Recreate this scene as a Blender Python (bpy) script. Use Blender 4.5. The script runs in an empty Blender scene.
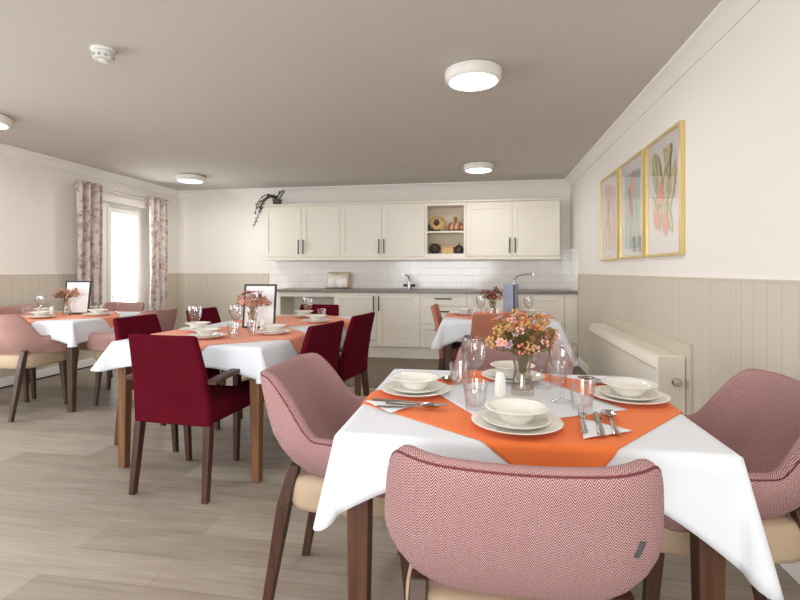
import bpy, bmesh, math, random
from mathutils import Vector, Matrix
random.seed(7)
PI = math.pi
scn = bpy.context.scene
COL = scn.collection

# ------------------------------------------------------------------ materials
def lin(r, g, b):
    def f(c):
        c /= 255.0
        return c / 12.92 if c <= .04045 else ((c + .055) / 1.055) ** 2.4
    return (f(r), f(g), f(b), 1.0)

class NT:
    def __init__(s, name):
        s.m = bpy.data.materials.new(name); s.m.use_nodes = True
        s.t = s.m.node_tree; s.t.nodes.clear()
        s.out = s.t.nodes.new('ShaderNodeOutputMaterial')
    def n(s, typ, **kw):
        nd = s.t.nodes.new(typ)
        for k, v in kw.items():
            if k.startswith('i_'):
                key = k[2:].replace('_', ' ')
                nd.inputs[key].default_value = v
            else:
                setattr(nd, k, v)
        return nd
    def l(s, a, b): s.t.links.new(a, b)
    def math(s, op, a, b=None, c=None):
        nd = s.t.nodes.new('ShaderNodeMath'); nd.operation = op
        for i, v in enumerate((a, b, c)):
            if v is None: continue
            if isinstance(v, (int, float)): nd.inputs[i].default_value = v
            else: s.l(v, nd.inputs[i])
        return nd.outputs[0]
    def mix(s, fac, a, b):
        nd = s.t.nodes.new('ShaderNodeMix'); nd.data_type = 'RGBA'
        if isinstance(fac, (int, float)): nd.inputs[0].default_value = fac
        else: s.l(fac, nd.inputs[0])
        for i, v in ((6, a), (7, b)):
            if isinstance(v, tuple): nd.inputs[i].default_value = v
            else: s.l(v, nd.inputs[i])
        return nd.outputs[2]
    def ramp(s, fac, stops):
        nd = s.t.nodes.new('ShaderNodeValToRGB'); e = nd.color_ramp.elements
        while len(e) < len(stops): e.new(.5)
        for x, (p, c) in zip(e, stops): x.position = p; x.color = c
        s.l(fac, nd.inputs[0]); return nd.outputs[0]
    def bsdf(s, col, rough=.5, spec=.5, metal=0., sheen=0., bump=None, bstr=.2, bdist=.002, **kw):
        b = s.t.nodes.new('ShaderNodeBsdfPrincipled')
        if isinstance(col, tuple): b.inputs['Base Color'].default_value = col
        else: s.l(col, b.inputs['Base Color'])
        if isinstance(rough, (int, float)): b.inputs['Roughness'].default_value = rough
        else: s.l(rough, b.inputs['Roughness'])
        b.inputs['Specular IOR Level'].default_value = spec
        b.inputs['Metallic'].default_value = metal
        b.inputs['Sheen Weight'].default_value = sheen
        b.inputs['Sheen Roughness'].default_value = .5
        if bump is not None:
            bn = s.t.nodes.new('ShaderNodeBump'); bn.inputs['Strength'].default_value = bstr
            bn.inputs['Distance'].default_value = bdist
            s.l(bump, bn.inputs['Height']); s.l(bn.outputs[0], b.inputs['Normal'])
        s.l(b.outputs[0], s.out.inputs[0]); return b
    def obj_co(s): return s.n('ShaderNodeTexCoord').outputs['Object']
    def noise(s, co, scale, detail=3, rough=.5):
        nd = s.n('ShaderNodeTexNoise'); nd.inputs['Scale'].default_value = scale
        nd.inputs['Detail'].default_value = detail; nd.inputs['Roughness'].default_value = rough
        if co is not None: s.l(co, nd.inputs['Vector'])
        return nd.outputs['Fac']
    def mapping(s, co, scale=(1, 1, 1), rot=(0, 0, 0), loc=(0, 0, 0)):
        nd = s.n('ShaderNodeMapping'); nd.inputs['Scale'].default_value = scale
        nd.inputs['Rotation'].default_value = rot; nd.inputs['Location'].default_value = loc
        s.l(co, nd.inputs['Vector']); return nd.outputs[0]

def plain(name, rgb, rough=.5, spec=.5, metal=0., var=.04, nscale=18., sheen=0., bstr=.0, bscale=200.):
    t = NT(name); co = t.obj_co()
    f = t.noise(co, nscale)
    c = lin(*rgb)
    a = tuple(min(1, x * (1 - var)) for x in c[:3]) + (1,)
    b = tuple(min(1, x * (1 + var)) for x in c[:3]) + (1,)
    col = t.mix(f, a, b)
    t.bsdf(col, rough, spec, metal, sheen, bump=t.noise(co, bscale, 2) if bstr else None, bstr=bstr)
    return t.m

def wood(name, dark, light, scale=1., rough=.45, axis='Z'):
    t = NT(name); co = t.obj_co()
    sc = {'Z': (26, 26, 1.6), 'X': (1.6, 26, 26), 'Y': (26, 1.6, 26)}[axis]
    f = t.noise(t.mapping(co, tuple(x * scale for x in sc)), 1.6, 5, .6)
    col = t.ramp(f, [(.3, lin(*dark)), (.7, lin(*light))])
    t.bsdf(col, rough, .4, bump=f, bstr=.08)
    return t.m

M = {}
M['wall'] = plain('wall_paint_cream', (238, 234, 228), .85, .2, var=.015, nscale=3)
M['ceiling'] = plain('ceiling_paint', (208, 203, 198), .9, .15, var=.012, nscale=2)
M['trimwhite'] = plain('trim_gloss_white', (242, 240, 236), .45, .4, var=.01)
M['dado'] = plain('dado_paint_beige', (208, 199, 184), .6, .3, var=.02, nscale=4)
M['cab'] = plain('cabinet_paint_ivory', (236, 231, 219), .45, .4, var=.01)
M['cabin'] = plain('cabinet_interior_beige', (222, 212, 190), .5, .3, var=.01)
M['black'] = plain('black_metal', (36, 33, 31), .4, .5, var=.05)
M['chrome'] = plain('chrome', (205, 205, 205), .12, .5, 1., var=.02)
M['steel'] = plain('cutlery_steel', (190, 186, 182), .18, .5, 1., var=.05, nscale=60)
M['china'] = plain('white_china', (238, 236, 229), .15, .5, var=.008)
M['paper'] = plain('paper_white', (240, 238, 240), .8, .2, var=.01)
M['mat'] = plain('picture_mat', (232, 228, 228), .7, .3, var=.01)
M['gold'] = plain('brushed_gold', (220, 198, 136), .32, .5, .35, var=.06, nscale=40)
M['vinyl'] = plain('beige_vinyl', (182, 161, 136), .5, .35, var=.04, nscale=25, bstr=.05, bscale=350)
M['walnut'] = wood('walnut', (48, 30, 22), (84, 54, 38))
M['walnut_mid'] = wood('walnut_mid', (62, 38, 27), (104, 66, 44))
M['oak'] = wood('oak_brown', (92, 62, 38), (132, 92, 60))
M['darkleg'] = wood('dark_leg', (58, 44, 36), (88, 68, 56))
M['pine'] = wood('pine_wood', (196, 154, 96), (222, 186, 130), axis='X')
M['heater'] = plain('heater_enamel', (236, 231, 218), .4, .4, var=.01)
M['plastic'] = plain('white_plastic', (235, 233, 228), .35, .5, var=.01)
M['greyplastic'] = plain('pale_grey_plastic', (214, 216, 211), .4, .5, var=.02)
M['ivy'] = plain('ivy_leaf', (70, 72, 60), .5, .4, var=.35, nscale=40)
M['foliage'] = plain('olive_foliage', (128, 114, 66), .6, .3, var=.4, nscale=60)
M['terracotta_pot'] = plain('terracotta_glaze', (168, 108, 84), .45, .4, var=.15, nscale=30)
M['plum'] = plain('dark_fruit', (66, 46, 42), .4, .5, var=.3, nscale=60)
M['potgrey'] = plain('grey_pot', (92, 86, 80), .6, .3, var=.1)
M['navy'] = plain('navy_edge', (38, 40, 52), .5, .4, var=.1)
M['bluegrey'] = plain('menu_blue_grey', (148, 156, 180), .5, .4, var=.05)
M['ventgrey'] = plain('vent_grey', (168, 168, 164), .5, .4, var=.02)
M['grey_tag'] = plain('grey_woven_tag', (84, 84, 88), .7, .2, var=.35, nscale=260)
M['piping'] = plain('herringbone_piping', (112, 58, 64), .8, .2, var=.2, nscale=300)
M['piping_mauve'] = plain('mauve_piping', (128, 96, 92), .8, .2, var=.1, nscale=300)
M['black_trim'] = plain('floor_trim_dark', (58, 52, 48), .6, .3, var=.1)
M['outdoor'] = plain('pale_paving', (220, 222, 214), .9, .1, var=.1, nscale=2)

def cloth_mat(name, rgb, scale=900, var=.03):
    t = NT(name); co = t.obj_co()
    w = t.noise(co, scale, 2); f = t.noise(co, 8, 2)
    c = lin(*rgb)
    col = t.mix(f, tuple(x * (1 - var) for x in c[:3]) + (1,), tuple(min(1, x * (1 + var)) for x in c[:3]) + (1,))
    t.bsdf(col, .85, .2, sheen=.1, bump=w, bstr=.08, bdist=.001)
    return t.m
M['cloth_white'] = cloth_mat('cloth_white', (226, 231, 238), var=.01)
M['cloth_orange'] = cloth_mat('cloth_orange', (238, 124, 64), var=.04)
M['cloth_coral'] = cloth_mat('cloth_coral', (236, 156, 124), var=.04)
M['napkin'] = cloth_mat('napkin_white', (228, 231, 237), var=.01)

def velvet(name, dark, light, sheen=.5):
    t = NT(name); co = t.obj_co()
    f = t.noise(co, 10, 3); g = t.noise(co, 320, 2)
    col = t.mix(t.math('ADD', t.math('MULTIPLY', f, .6), t.math('MULTIPLY', g, .4)), lin(*dark), lin(*light))
    t.bsdf(col, .95, .06, sheen=sheen, bump=g, bstr=.15, bdist=.001)
    return t.m
M['burgundy'] = velvet('burgundy_velvet', (70, 8, 22), (100, 16, 34), .0)
M['terracotta'] = velvet('terracotta_weave', (160, 96, 80), (196, 134, 114), .05)
M['mauve'] = velvet('mauve_velvet', (162, 124, 118), (194, 156, 148), .05)

def herringbone():
    t = NT('herringbone_tweed')
    uv = t.n('ShaderNodeTexCoord').outputs['UV']
    sp = t.n('ShaderNodeSeparateXYZ'); t.l(uv, sp.inputs[0])
    u, v = sp.outputs[0], sp.outputs[1]
    W, p = .0072, .0062
    tri = t.math('PINGPONG', u, W)
    ph = t.math('DIVIDE', t.math('ADD', v, t.math('MULTIPLY', tri, 1.75)), p)
    fr = t.math('FRACT', ph)
    mask = t.math('PINGPONG', fr, .5)            # 0..0.5 triangle
    nz = t.noise(uv, 900, 2)
    m2 = t.math('ADD', t.math('MULTIPLY', mask, 2.0), t.math('MULTIPLY', t.math('SUBTRACT', nz, .5), 1.8))
    col = t.ramp(m2, [(.36, lin(96, 32, 46)), (.80, lin(220, 188, 184))])
    big = t.noise(uv, 6, 2)
    col = t.mix(t.math('MULTIPLY', big, .25), col, lin(150, 100, 103))
    t.bsdf(col, .95, .06, sheen=.05, bump=m2, bstr=.25, bdist=.001)
    return t.m
M['herring'] = herringbone()

def thin_glass(name, tint=(.985, .985, .985, 1), base=.05, k=.75, edge=1.):
    t = NT(name)
    lw = t.n('ShaderNodeLayerWeight'); lw.inputs['Blend'].default_value = .5
    f3 = t.math('POWER', lw.outputs['Facing'], 2.5); fac = t.math('ADD', t.math('MULTIPLY', f3, k), base)
    tr = t.n('ShaderNodeBsdfTransparent'); t.l(t.mix(f3, tint, tuple(x * edge for x in tint[:3]) + (1,)), tr.inputs[0])
    gl = t.n('ShaderNodeBsdfGlossy'); gl.inputs[0].default_value = (1, 1, 1, 1); gl.inputs['Roughness'].default_value = .03
    mx = t.n('ShaderNodeMixShader'); t.l(fac, mx.inputs[0]); t.l(tr.outputs[0], mx.inputs[1]); t.l(gl.outputs[0], mx.inputs[2])
    t.l(mx.outputs[0], t.out.inputs[0]); return t.m
M['glass'] = thin_glass('drinking_glass', (.965, .96, .96, 1), .065, .6, .62)
M['vaseglass'] = thin_glass('vase_glass', (.90, .87, .83, 1), .07, .6, .5)
M['pane'] = thin_glass('window_pane', (.99, .99, .99, 1), .03, .4)
M['picglass'] = thin_glass('picture_glass', (.98, .98, .98, 1), .03, .6)

def emit(name, col, s):
    t = NT(name); e = t.n('ShaderNodeEmission'); e.inputs[0].default_value = col; e.inputs[1].default_value = s
    t.l(e.outputs[0], t.out.inputs[0]); return t.m
M['lamp'] = emit('lamp_diffuser', (1, .97, .93, 1), 6.0)

def floor_mat():
    t = NT('floor_wood_vinyl'); co = t.obj_co()
    br = t.n('ShaderNodeTexBrick'); br.offset = .37; br.offset_frequency = 2; br.squash = 1
    t.l(co, br.inputs['Vector'])
    br.inputs['Scale'].default_value = 1; br.inputs['Brick Width'].default_value = 1.22; br.inputs['Row Height'].default_value = .18
    br.inputs['Mortar Size'].default_value = .0016; br.inputs['Mortar Smooth'].default_value = .3; br.inputs['Bias'].default_value = 0
    br.inputs['Color1'].default_value = (0, 0, 0, 1); br.inputs['Color2'].default_value = (1, 1, 1, 1); br.inputs['Mortar'].default_value = (.5, .5, .5, 1)
    sp = t.n('ShaderNodeSeparateColor'); t.l(br.outputs['Color'], sp.inputs[0])
    pid = sp.outputs[0]
    g = t.noise(t.mapping(co, (1.6, 22, 1)), 2.2, 6, .62)
    g2 = t.noise(t.mapping(co, (.9, 5, 1), loc=(3, 1, 0)), 2.0, 3, .5)
    f = t.math('ADD', t.math('ADD', t.math('MULTIPLY', g, .55), t.math('MULTIPLY', g2, .35)), t.math('MULTIPLY', t.math('SUBTRACT', pid, .5), .26))
    col = t.ramp(f, [(.25, lin(134, 123, 111)), (.5, lin(161, 150, 138)), (.75, lin(180, 171, 159))])
    col = t.mix(t.math('MULTIPLY', br.outputs['Fac'], .5), col, lin(112, 98, 86))
    t.bsdf(col, .42, .4, bump=g, bstr=.06)
    return t.m
M['floor'] = floor_mat()

def kfloor_mat():
    t = NT('kitchen_floor_vinyl'); co = t.obj_co()
    br = t.n('ShaderNodeTexBrick'); br.offset = 0
    t.l(co, br.inputs['Vector'])
    br.inputs['Scale'].default_value = 1; br.inputs['Brick Width'].default_value = .6; br.inputs['Row Height'].default_value = .6
    br.inputs['Mortar Size'].default_value = .004
    br.inputs['Color1'].default_value = lin(112, 100, 84); br.inputs['Color2'].default_value = lin(120, 107, 90); br.inputs['Mortar'].default_value = lin(98, 87, 74)
    n = t.noise(co, 14, 4)
    col = t.mix(t.math('MULTIPLY', n, .35), br.outputs['Color'], lin(92, 82, 70))
    t.bsdf(col, .5, .35)
    return t.m
M['kfloor'] = kfloor_mat()

def tile_mat():
    t = NT('metro_tiles'); co = t.obj_co()
    sp = t.n('ShaderNodeSeparateXYZ'); t.l(co, sp.inputs[0])
    cb = t.n('ShaderNodeCombineXYZ'); t.l(sp.outputs[0], cb.inputs[0]); t.l(sp.outputs[2], cb.inputs[1])
    br = t.n('ShaderNodeTexBrick'); br.offset = .5
    t.l(cb.outputs[0], br.inputs['Vector'])
    br.inputs['Scale'].default_value = 1; br.inputs['Brick Width'].default_value = .3; br.inputs['Row Height'].default_value = .1
    br.inputs['Mortar Size'].default_value = .003; br.inputs['Mortar Smooth'].default_value = .4
    br.inputs['Color1'].default_value = lin(240, 237, 232); br.inputs['Color2'].default_value = lin(244, 241, 237); br.inputs['Mortar'].default_value = lin(220, 214, 206)
    inv = t.math('SUBTRACT', 1.0, br.outputs['Fac'])
    b = t.bsdf(br.outputs['Color'], .12, .5, bump=inv, bstr=.4, bdist=.003)
    return t.m
M['tile'] = tile_mat()

def worktop_mat():
    t = NT('worktop_grey'); co = t.obj_co()
    f = t.noise(co, 30, 6, .7); g = t.noise(t.mapping(co, (3, 10, 10)), 2, 3)
    col = t.ramp(t.math('ADD', t.math('MULTIPLY', f, .5), t.math('MULTIPLY', g, .5)), [(.3, lin(104, 98, 92)), (.7, lin(150, 143, 136))])
    t.bsdf(col, .3, .5); return t.m
M['worktop'] = worktop_mat()

def curtain_mat():
    t = NT('floral_curtain'); co = t.n('ShaderNodeTexCoord').outputs['UV']
    vo = t.n('ShaderNodeTexVoronoi'); vo.inputs['Scale'].default_value = 15; vo.inputs['Randomness'].default_value = 1
    dn = t.n('ShaderNodeTexNoise'); dn.inputs['Scale'].default_value = 24; dn.inputs['Detail'].default_value = 4
    t.l(co, dn.inputs['Vector'])
    va = t.n('ShaderNodeVectorMath'); va.operation = 'SCALE'; va.inputs['Scale'].default_value = .12
    t.l(dn.outputs['Color'], va.inputs[0])
    vb = t.n('ShaderNodeVectorMath'); vb.operation = 'ADD'; t.l(co, vb.inputs[0]); t.l(va.outputs[0], vb.inputs[1])
    t.l(vb.outputs[0], vo.inputs['Vector'])
    n = t.noise(co, 22, 4, .65)
    f = t.math('ADD', t.math('MULTIPLY', vo.outputs['Distance'], .75), t.math('MULTIPLY', n, .5))
    col = t.ramp(f, [(.28, lin(138, 110, 114)), (.42, lin(176, 154, 152)), (.56, lin(194, 178, 172)), (.74, lin(214, 204, 196))])
    b = t.bsdf(col, .9, .1)
    return t.m
M['curtain'] = curtain_mat()

def flower_mat(name, rgb, var=.18): M[name] = plain(name, rgb, .7, .25, var=var, nscale=120)
flower_mat('petal_coral', (214, 134, 110)); flower_mat('petal_pink', (222, 172, 162)); flower_mat('petal_mustard', (200, 158, 100))
flower_mat('petal_white', (244, 232, 216)); flower_mat('petal_lilac', (184, 158, 178)); flower_mat('petal_orange', (206, 124, 82))
flower_mat('petal_wine', (126, 58, 56)); flower_mat('petal_dusky', (190, 136, 126)); flower_mat('petal_tan', (176, 132, 92))

# ------------------------------------------------------------------ mesh helpers
def new_bm(): return bmesh.new()
def finish(name, bm, mat, parent=None, smooth=True, bevel=0., seg=2, sub=0, solid=0., loc=None, rot=None, angle=.7):
    bmesh.ops.recalc_face_normals(bm, faces=bm.faces)
    me = bpy.data.meshes.new(name); bm.to_mesh(me); bm.free()
    o = bpy.data.objects.new(name, me); COL.objects.link(o)
    for m in (mat if isinstance(mat, (list, tuple)) else [mat]): me.materials.append(M[m] if isinstance(m, str) else m)
    if smooth:
        for p in me.polygons: p.use_smooth = True
        try: me.set_sharp_from_angle(angle=angle)
        except Exception: pass
    if solid:
        s = o.modifiers.new('solid', 'SOLIDIFY'); s.thickness = solid; s.offset = 1
    if bevel:
        b = o.modifiers.new('bevel', 'BEVEL'); b.width = bevel; b.segments = seg; b.limit_method = 'ANGLE'; b.angle_limit = .6
    if sub:
        s = o.modifiers.new('sub', 'SUBSURF'); s.levels = s.render_levels = sub
    if parent is not None: o.parent = parent
    if loc: o.location = loc
    if rot: o.rotation_euler = rot
    return o
def box(bm, x0, x1, y0, y1, z0, z1, mi=0):
    vs = [bm.verts.new(p) for p in ((x0, y0, z0), (x1, y0, z0), (x1, y1, z0), (x0, y1, z0), (x0, y0, z1), (x1, y0, z1), (x1, y1, z1), (x0, y1, z1))]
    for f in ((0, 3, 2, 1), (4, 5, 6, 7), (0, 1, 5, 4), (1, 2, 6, 5), (2, 3, 7, 6), (3, 0, 4, 7)):
        bm.faces.new([vs[i] for i in f]).material_index = mi
def bar(bm, p0, p1, w0, d0, w1=None, d1=None):
    """square bar from p0 to p1 with horizontal cross-sections w x d"""
    w1 = w0 if w1 is None else w1; d1 = d0 if d1 is None else d1
    a = [bm.verts.new((p0[0] + sx * w0 / 2, p0[1] + sy * d0 / 2, p0[2])) for sx, sy in ((-1, -1), (1, -1), (1, 1), (-1, 1))]
    b = [bm.verts.new((p1[0] + sx * w1 / 2, p1[1] + sy * d1 / 2, p1[2])) for sx, sy in ((-1, -1), (1, -1), (1, 1), (-1, 1))]
    bm.faces.new(a[::-1]); bm.faces.new(b)
    for i in range(4): bm.faces.new((a[i], a[(i + 1) % 4], b[(i + 1) % 4], b[i]))
def lathe(bm, prof, n=32, c=(0, 0, 0), sx=1., sy=1.):
    rings = []
    for r, z in prof:
        if r < 1e-6: rings.append([bm.verts.new((c[0], c[1], c[2] + z))])
        else: rings.append([bm.verts.new((c[0] + sx * r * math.cos(2 * PI * i / n), c[1] + sy * r * math.sin(2 * PI * i / n), c[2] + z)) for i in range(n)])
    for a, b in zip(rings, rings[1:]):
        if len(a) == 1 and len(b) == 1: continue
        for i in range(n):
            j = (i + 1) % n
            if len(a) == 1: bm.faces.new((a[0], b[i], b[j]))
            elif len(b) == 1: bm.faces.new((a[i], a[j], b[0]))
            else: bm.faces.new((a[i], a[j], b[j], b[i]))
def tube(bm, pts, r, n=8, cap=True, r1=None):
    pts = [Vector(p) for p in pts]; rings = []
    up = Vector((0, 0, 1)); prev = None
    for i, p in enumerate(pts):
        d = (pts[min(i + 1, len(pts) - 1)] - pts[max(i - 1, 0)]).normalized()
        if prev is None:
            a = d.cross(up)
            if a.length < 1e-3: a = d.cross(Vector((1, 0, 0)))
        else: a = prev - d * prev.dot(d)
        a.normalize(); b = d.cross(a); prev = a
        rr = r if r1 is None else r + (r1 - r) * i / (len(pts) - 1)
        rings.append([bm.verts.new(p + (a * math.cos(2 * PI * k / n) + b * math.sin(2 * PI * k / n)) * rr) for k in range(n)])
    for s, e in zip(rings, rings[1:]):
        for k in range(n): bm.faces.new((s[k], s[(k + 1) % n], e[(k + 1) % n], e[k]))
    if cap: bm.faces.new(rings[0][::-1]); bm.faces.new(rings[-1])
def sphere(bm, c, r, u=10, v=7, sc=(1, 1, 1)):
    lathe(bm, [(r * math.sin(PI * i / v) * 1.0, -r * math.cos(PI * i / v) * sc[2]) for i in range(v + 1)], u, c, sc[0], sc[1])
def catmull(P, n):
    out = []
    for i in range(len(P) - 1):
        p0 = P[max(i - 1, 0)]; p1 = P[i]; p2 = P[i + 1]; p3 = P[min(i + 2, len(P) - 1)]
        for k in range(n):
            t = k / n
            out.append(tuple(.5 * (2 * b + (c - a) * t + (2 * a - 5 * b + 4 * c - d) * t * t + (3 * b - a - 3 * c + d) * t ** 3) for a, b, c, d in zip(p0, p1, p2, p3)))
    out.append(tuple(P[-1])); return out
def smooth(a, b, x):
    t = max(0, min(1, (x - a) / (b - a))); return t * t * (3 - 2 * t)

# ------------------------------------------------------------------ scene helpers
def empty(name, loc=(0, 0, 0), rz=0.):
    o = bpy.data.objects.new(name, None); COL.objects.link(o); o.empty_display_size = .1
    o.location = loc; o.rotation_euler = (0, 0, rz); return o
def tag(o, label, cat, group=None, kind=None):
    o['label'] = label; o['category'] = cat
    if group: o['group'] = group
    if kind: o['kind'] = kind
    return o
def struct(o, label=None):
    o['kind'] = 'structure'
    if label: o['label'] = label
    return o
KIDS = {}
def copy_tree(o, parent=None):
    c = o.copy(); COL.objects.link(c)
    if parent is not None: c.parent = parent
    for ch in [x for x in list(o.children)]: copy_tree(ch, c)
    return c
class Proto:
    """first use moves the built thing itself, later uses copy it"""
    def __init__(s, build): s.build = build; s.o = None
    def put(s, loc, rz, label, cat, group=None):
        if s.o is None: s.o = s.build(); o = s.o
        else: o = copy_tree(s.o)
        o.location = loc; o.rotation_euler = (0, 0, rz)
        if 'group' in o: del o['group']
        tag(o, label, cat, group); return o

# ------------------------------------------------------------------ camera
F = 490.0; YH = 271.0; CH = 1.16; YAW = math.atan(83 / F)
cam = bpy.data.cameras.new('camera'); co_ = bpy.data.objects.new('camera', cam); COL.objects.link(co_)
co_.location = (0, 0, CH); co_.rotation_euler = (PI / 2, 0, YAW)
cam.sensor_width = 36; cam.sensor_fit = 'HORIZONTAL'; cam.lens = F / 800 * 36; cam.shift_y = (YH - 300) / 800; cam.clip_start = .05
scn.camera = co_

# ------------------------------------------------------------------ room
XL, XR, YB, YF, ZC = -4.70, 1.17, 6.97, -5.2, 2.40
WY0, WY1, WZ0, WZ1 = 5.42, 6.45, .55, 2.06       # the window we see
VY0, VY1, VZ0, VZ1 = .2, 3.0, .35, 2.2           # a window beside the camera, out of view
bm = new_bm(); box(bm, XL - .1, XR + .1, YF - .1, YB + .1, -.1, 0)
struct(finish('floor', bm, 'floor', smooth=False))
bm = new_bm(); box(bm, -2.55, XR - .001, 4.75, YB - .001, .0005, .003)
struct(finish('floor_kitchen', bm, 'kfloor', smooth=False), 'dark brown kitchen vinyl flooring before the units')
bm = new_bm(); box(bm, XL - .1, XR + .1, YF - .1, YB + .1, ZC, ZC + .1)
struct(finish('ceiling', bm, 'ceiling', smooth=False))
bm = new_bm(); box(bm, XL - .1, XR + .1, YB, YB + .12, 0, ZC)
struct(finish('wall_back', bm, 'wall', smooth=False))
bm = new_bm()
for y0, y1, z0, z1 in ((YF, -2.2, 0, ZC), (-2.2, -.4, 0, .6), (-2.2, -.4, 2.1, ZC), (-.4, YB, 0, ZC)): box(bm, XR, XR + .12, y0, y1, z0, z1)  # unseen gap in this wall, added to go with the right-hand fill lamp
struct(finish('wall_right', bm, 'wall', smooth=False))
bm = new_bm()
x0, x1 = XL - .22, XL
for y0, y1, z0, z1 in ((YF, VY0, 0, ZC), (VY0, VY1, 0, VZ0), (VY0, VY1, VZ1, ZC), (VY1, WY0, 0, ZC), (WY0, WY1, 0, WZ0), (WY0, WY1, WZ1, ZC), (WY1, YB, 0, ZC)):
    box(bm, x0, x1, y0, y1, z0, z1)
struct(finish('wall_left', bm, 'wall', smooth=False))
bm = new_bm()                                      # wall behind the camera with a wide glazed opening
for x0, x1, z0, z1 in ((XL, -3.6, 0, ZC), (-3.6, .6, 2.2, ZC), (.6, XR, 0, ZC), (-3.6, .6, 0, .3)):
    box(bm, x0, x1, YF - .12, YF, z0, z1)
struct(finish('wall_front', bm, 'wall', smooth=False))

# cornice (coving)
prof = [(0, 0), (0, -.084), (.009, -.084), (.014, -.075), (.027, -.062), (.046, -.036), (.073, -.02), (.088, -.016), (.092, -.007), (.092, 0)]
def cornice(name, p, d, nrm, L):
    bm = new_bm(); P = Vector(p); d = Vector(d); nrm = Vector(nrm)
    A = [bm.verts.new(P + nrm * o + Vector((0, 0, z))) for o, z in prof]
    B = [bm.verts.new(P + d * L + nrm * o + Vector((0, 0, z))) for o, z in prof]
    for i in range(len(prof)):
        j = (i + 1) % len(prof); bm.faces.new((A[i], A[j], B[j], B[i]))
    bm.faces.new(A); bm.faces.new(B[::-1])
    struct(finish(name, bm, 'ceiling' if False else 'trimwhite', angle=.9))
cornice('trim_1', (XR - .0005, YF, ZC - .0005), (0, 1, 0), (-1, 0, 0), YB - YF)
cornice('trim_2', (XL, YB - .0005, ZC - .0005), (1, 0, 0), (0, -1, 0), XR - XL)
cornice('trim_3', (XL + .0005, YF, ZC - .0005), (0, 1, 0), (1, 0, 0), YB - YF)

# dado boarding
DZ = 1.125
def dado(name, a0, a1, fixed, axis, sgn):
    bm = new_bm(); W = .102; n = int(math.ceil((a1 - a0) / W))
    for i in range(n):
        s, e = a0 + i * W, min(a0 + (i + 1) * W, a1) - .0025
        if e <= s: continue
        if axis == 'Y': box(bm, *sorted((fixed, fixed + sgn * .012)), s, e, .1, DZ - .012)
        else: box(bm, s, e, *sorted((fixed, fixed + sgn * .012)), .1, DZ - .012)
    if axis == 'Y':
        box(bm, *sorted((fixed, fixed + sgn * .0095)), a0, a1, .1, DZ - .012); box(bm, *sorted((fixed, fixed + sgn * .016)), a0, a1, DZ - .012, DZ)
    else:
        box(bm, a0, a1, *sorted((fixed, fixed + sgn * .0095)), .1, DZ - .012); box(bm, a0, a1, *sorted((fixed, fixed + sgn * .016)), DZ - .012, DZ)
    return struct(finish(name, bm, 'dado', smooth=False), 'beige tongue and groove boarding on the lower wall')
dado('wall_panel_right', -.4, YB - .62, XR, 'Y', -1)
dado('wall_panel_back', XL, -3.19, YB, 'X', -1)
dado('wall_panel_left', 3.0, WY0 - .03, XL, 'Y', 1)
dado('wall_panel_left_corner', WY1 + .03, YB - .02, XL, 'Y', 1)
for nm, b in (('baseboard_right', (XR - .02, XR, YF, YB - .64, 0, .1)), ('baseboard_left', (XL, XL + .02, YF, YB, .012, .1)), ('baseboard_back', (XL + .02, -2.0, YB - .02, YB, 0, .1))):
    bm = new_bm(); box(bm, *b); struct(finish(nm, bm, 'trimwhite', bevel=.006))
bm = new_bm(); box(bm, XL, XL + .024, YF, YB - .03, 0, .012); struct(finish('trim_4', bm, 'black_trim', smooth=False), 'dark seal strip under the left baseboard')
# boxed board above the heater
bm = new_bm(); box(bm, XR - .026, XR - .012, 2.98, 5.10, .18, .745)
struct(finish('wall_panel_heater', bm, 'dado', bevel=.002), 'shallow beige backing board on the wall behind the heater')

# tiles (back wall)
bm = new_bm(); box(bm, -3.18, XR - .001, YB - .008, YB, .91, 1.46)
struct(finish('wall_tiles', bm, 'tile', smooth=False), 'white glossy metro tile splashback above the worktop')
bm = new_bm(); box(bm, XR - .008, XR - .0005, YB - .62, YB - .008, .91, 1.46)
o = finish('wall_tiles_return', bm, 'tile', smooth=False); struct(o, 'white tile return on the right wall beside the worktop')

# ------------------------------------------------------------------ window and curtains
win = empty('window_1', (XL, (WY0 + WY1) / 2, WZ0)); win['kind'] = 'structure'; win['label'] = 'tall white framed window between floral curtains'
wl = Matrix.Translation((-XL, -(WY0 + WY1) / 2, -WZ0))
def wpart(name, boxes, mat, bevel=.004):
    bm = new_bm()
    for b in boxes: box(bm, *b)
    bm.transform(wl); return finish(name, bm, mat, win, bevel=bevel, smooth=bevel > 0)
fx0, fx1 = XL - .17, XL - .10
ga, gb = WY0 + .20, WY1 - .22
wpart('window_frame', [(fx0, fx1, WY0, ga, WZ0, WZ1), (fx0, fx1, gb, WY1, WZ0, WZ1), (fx0, fx1, ga, gb, WZ1 - .07, WZ1), (fx0, fx1, ga, gb, WZ0, WZ0 + .07)], 'trimwhite', .006)
wpart('sash', [(fx0 + .02, fx1 + .015, ga + .003, ga + .065, WZ0 + .073, WZ1 - .073), (fx0 + .02, fx1 + .015, gb - .065, gb - .003, WZ0 + .073, WZ1 - .073),
               (fx0 + .02, fx1 + .015, ga + .065, gb - .065, WZ1 - .135, WZ1 - .073), (fx0 + .02, fx1 + .015, ga + .065, gb - .065, WZ0 + .073, WZ0 + .135)], 'trimwhite', .006)
wpart('trickle_vent', [(fx1, fx1 + .02, WY0 + .24, WY1 - .3, WZ1 - .055, WZ1 - .035)], 'greyplastic')
wpart('window_pane', [(fx0 + .03, fx0 + .036, ga + .05, gb - .05, WZ0 + .06, WZ1 - .06)], 'pane', 0)
wpart('window_sill', [(XL - .10, XL + .06, WY0 - .03, WY1 + .03, WZ0 - .03, WZ0)], 'trimwhite')
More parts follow.
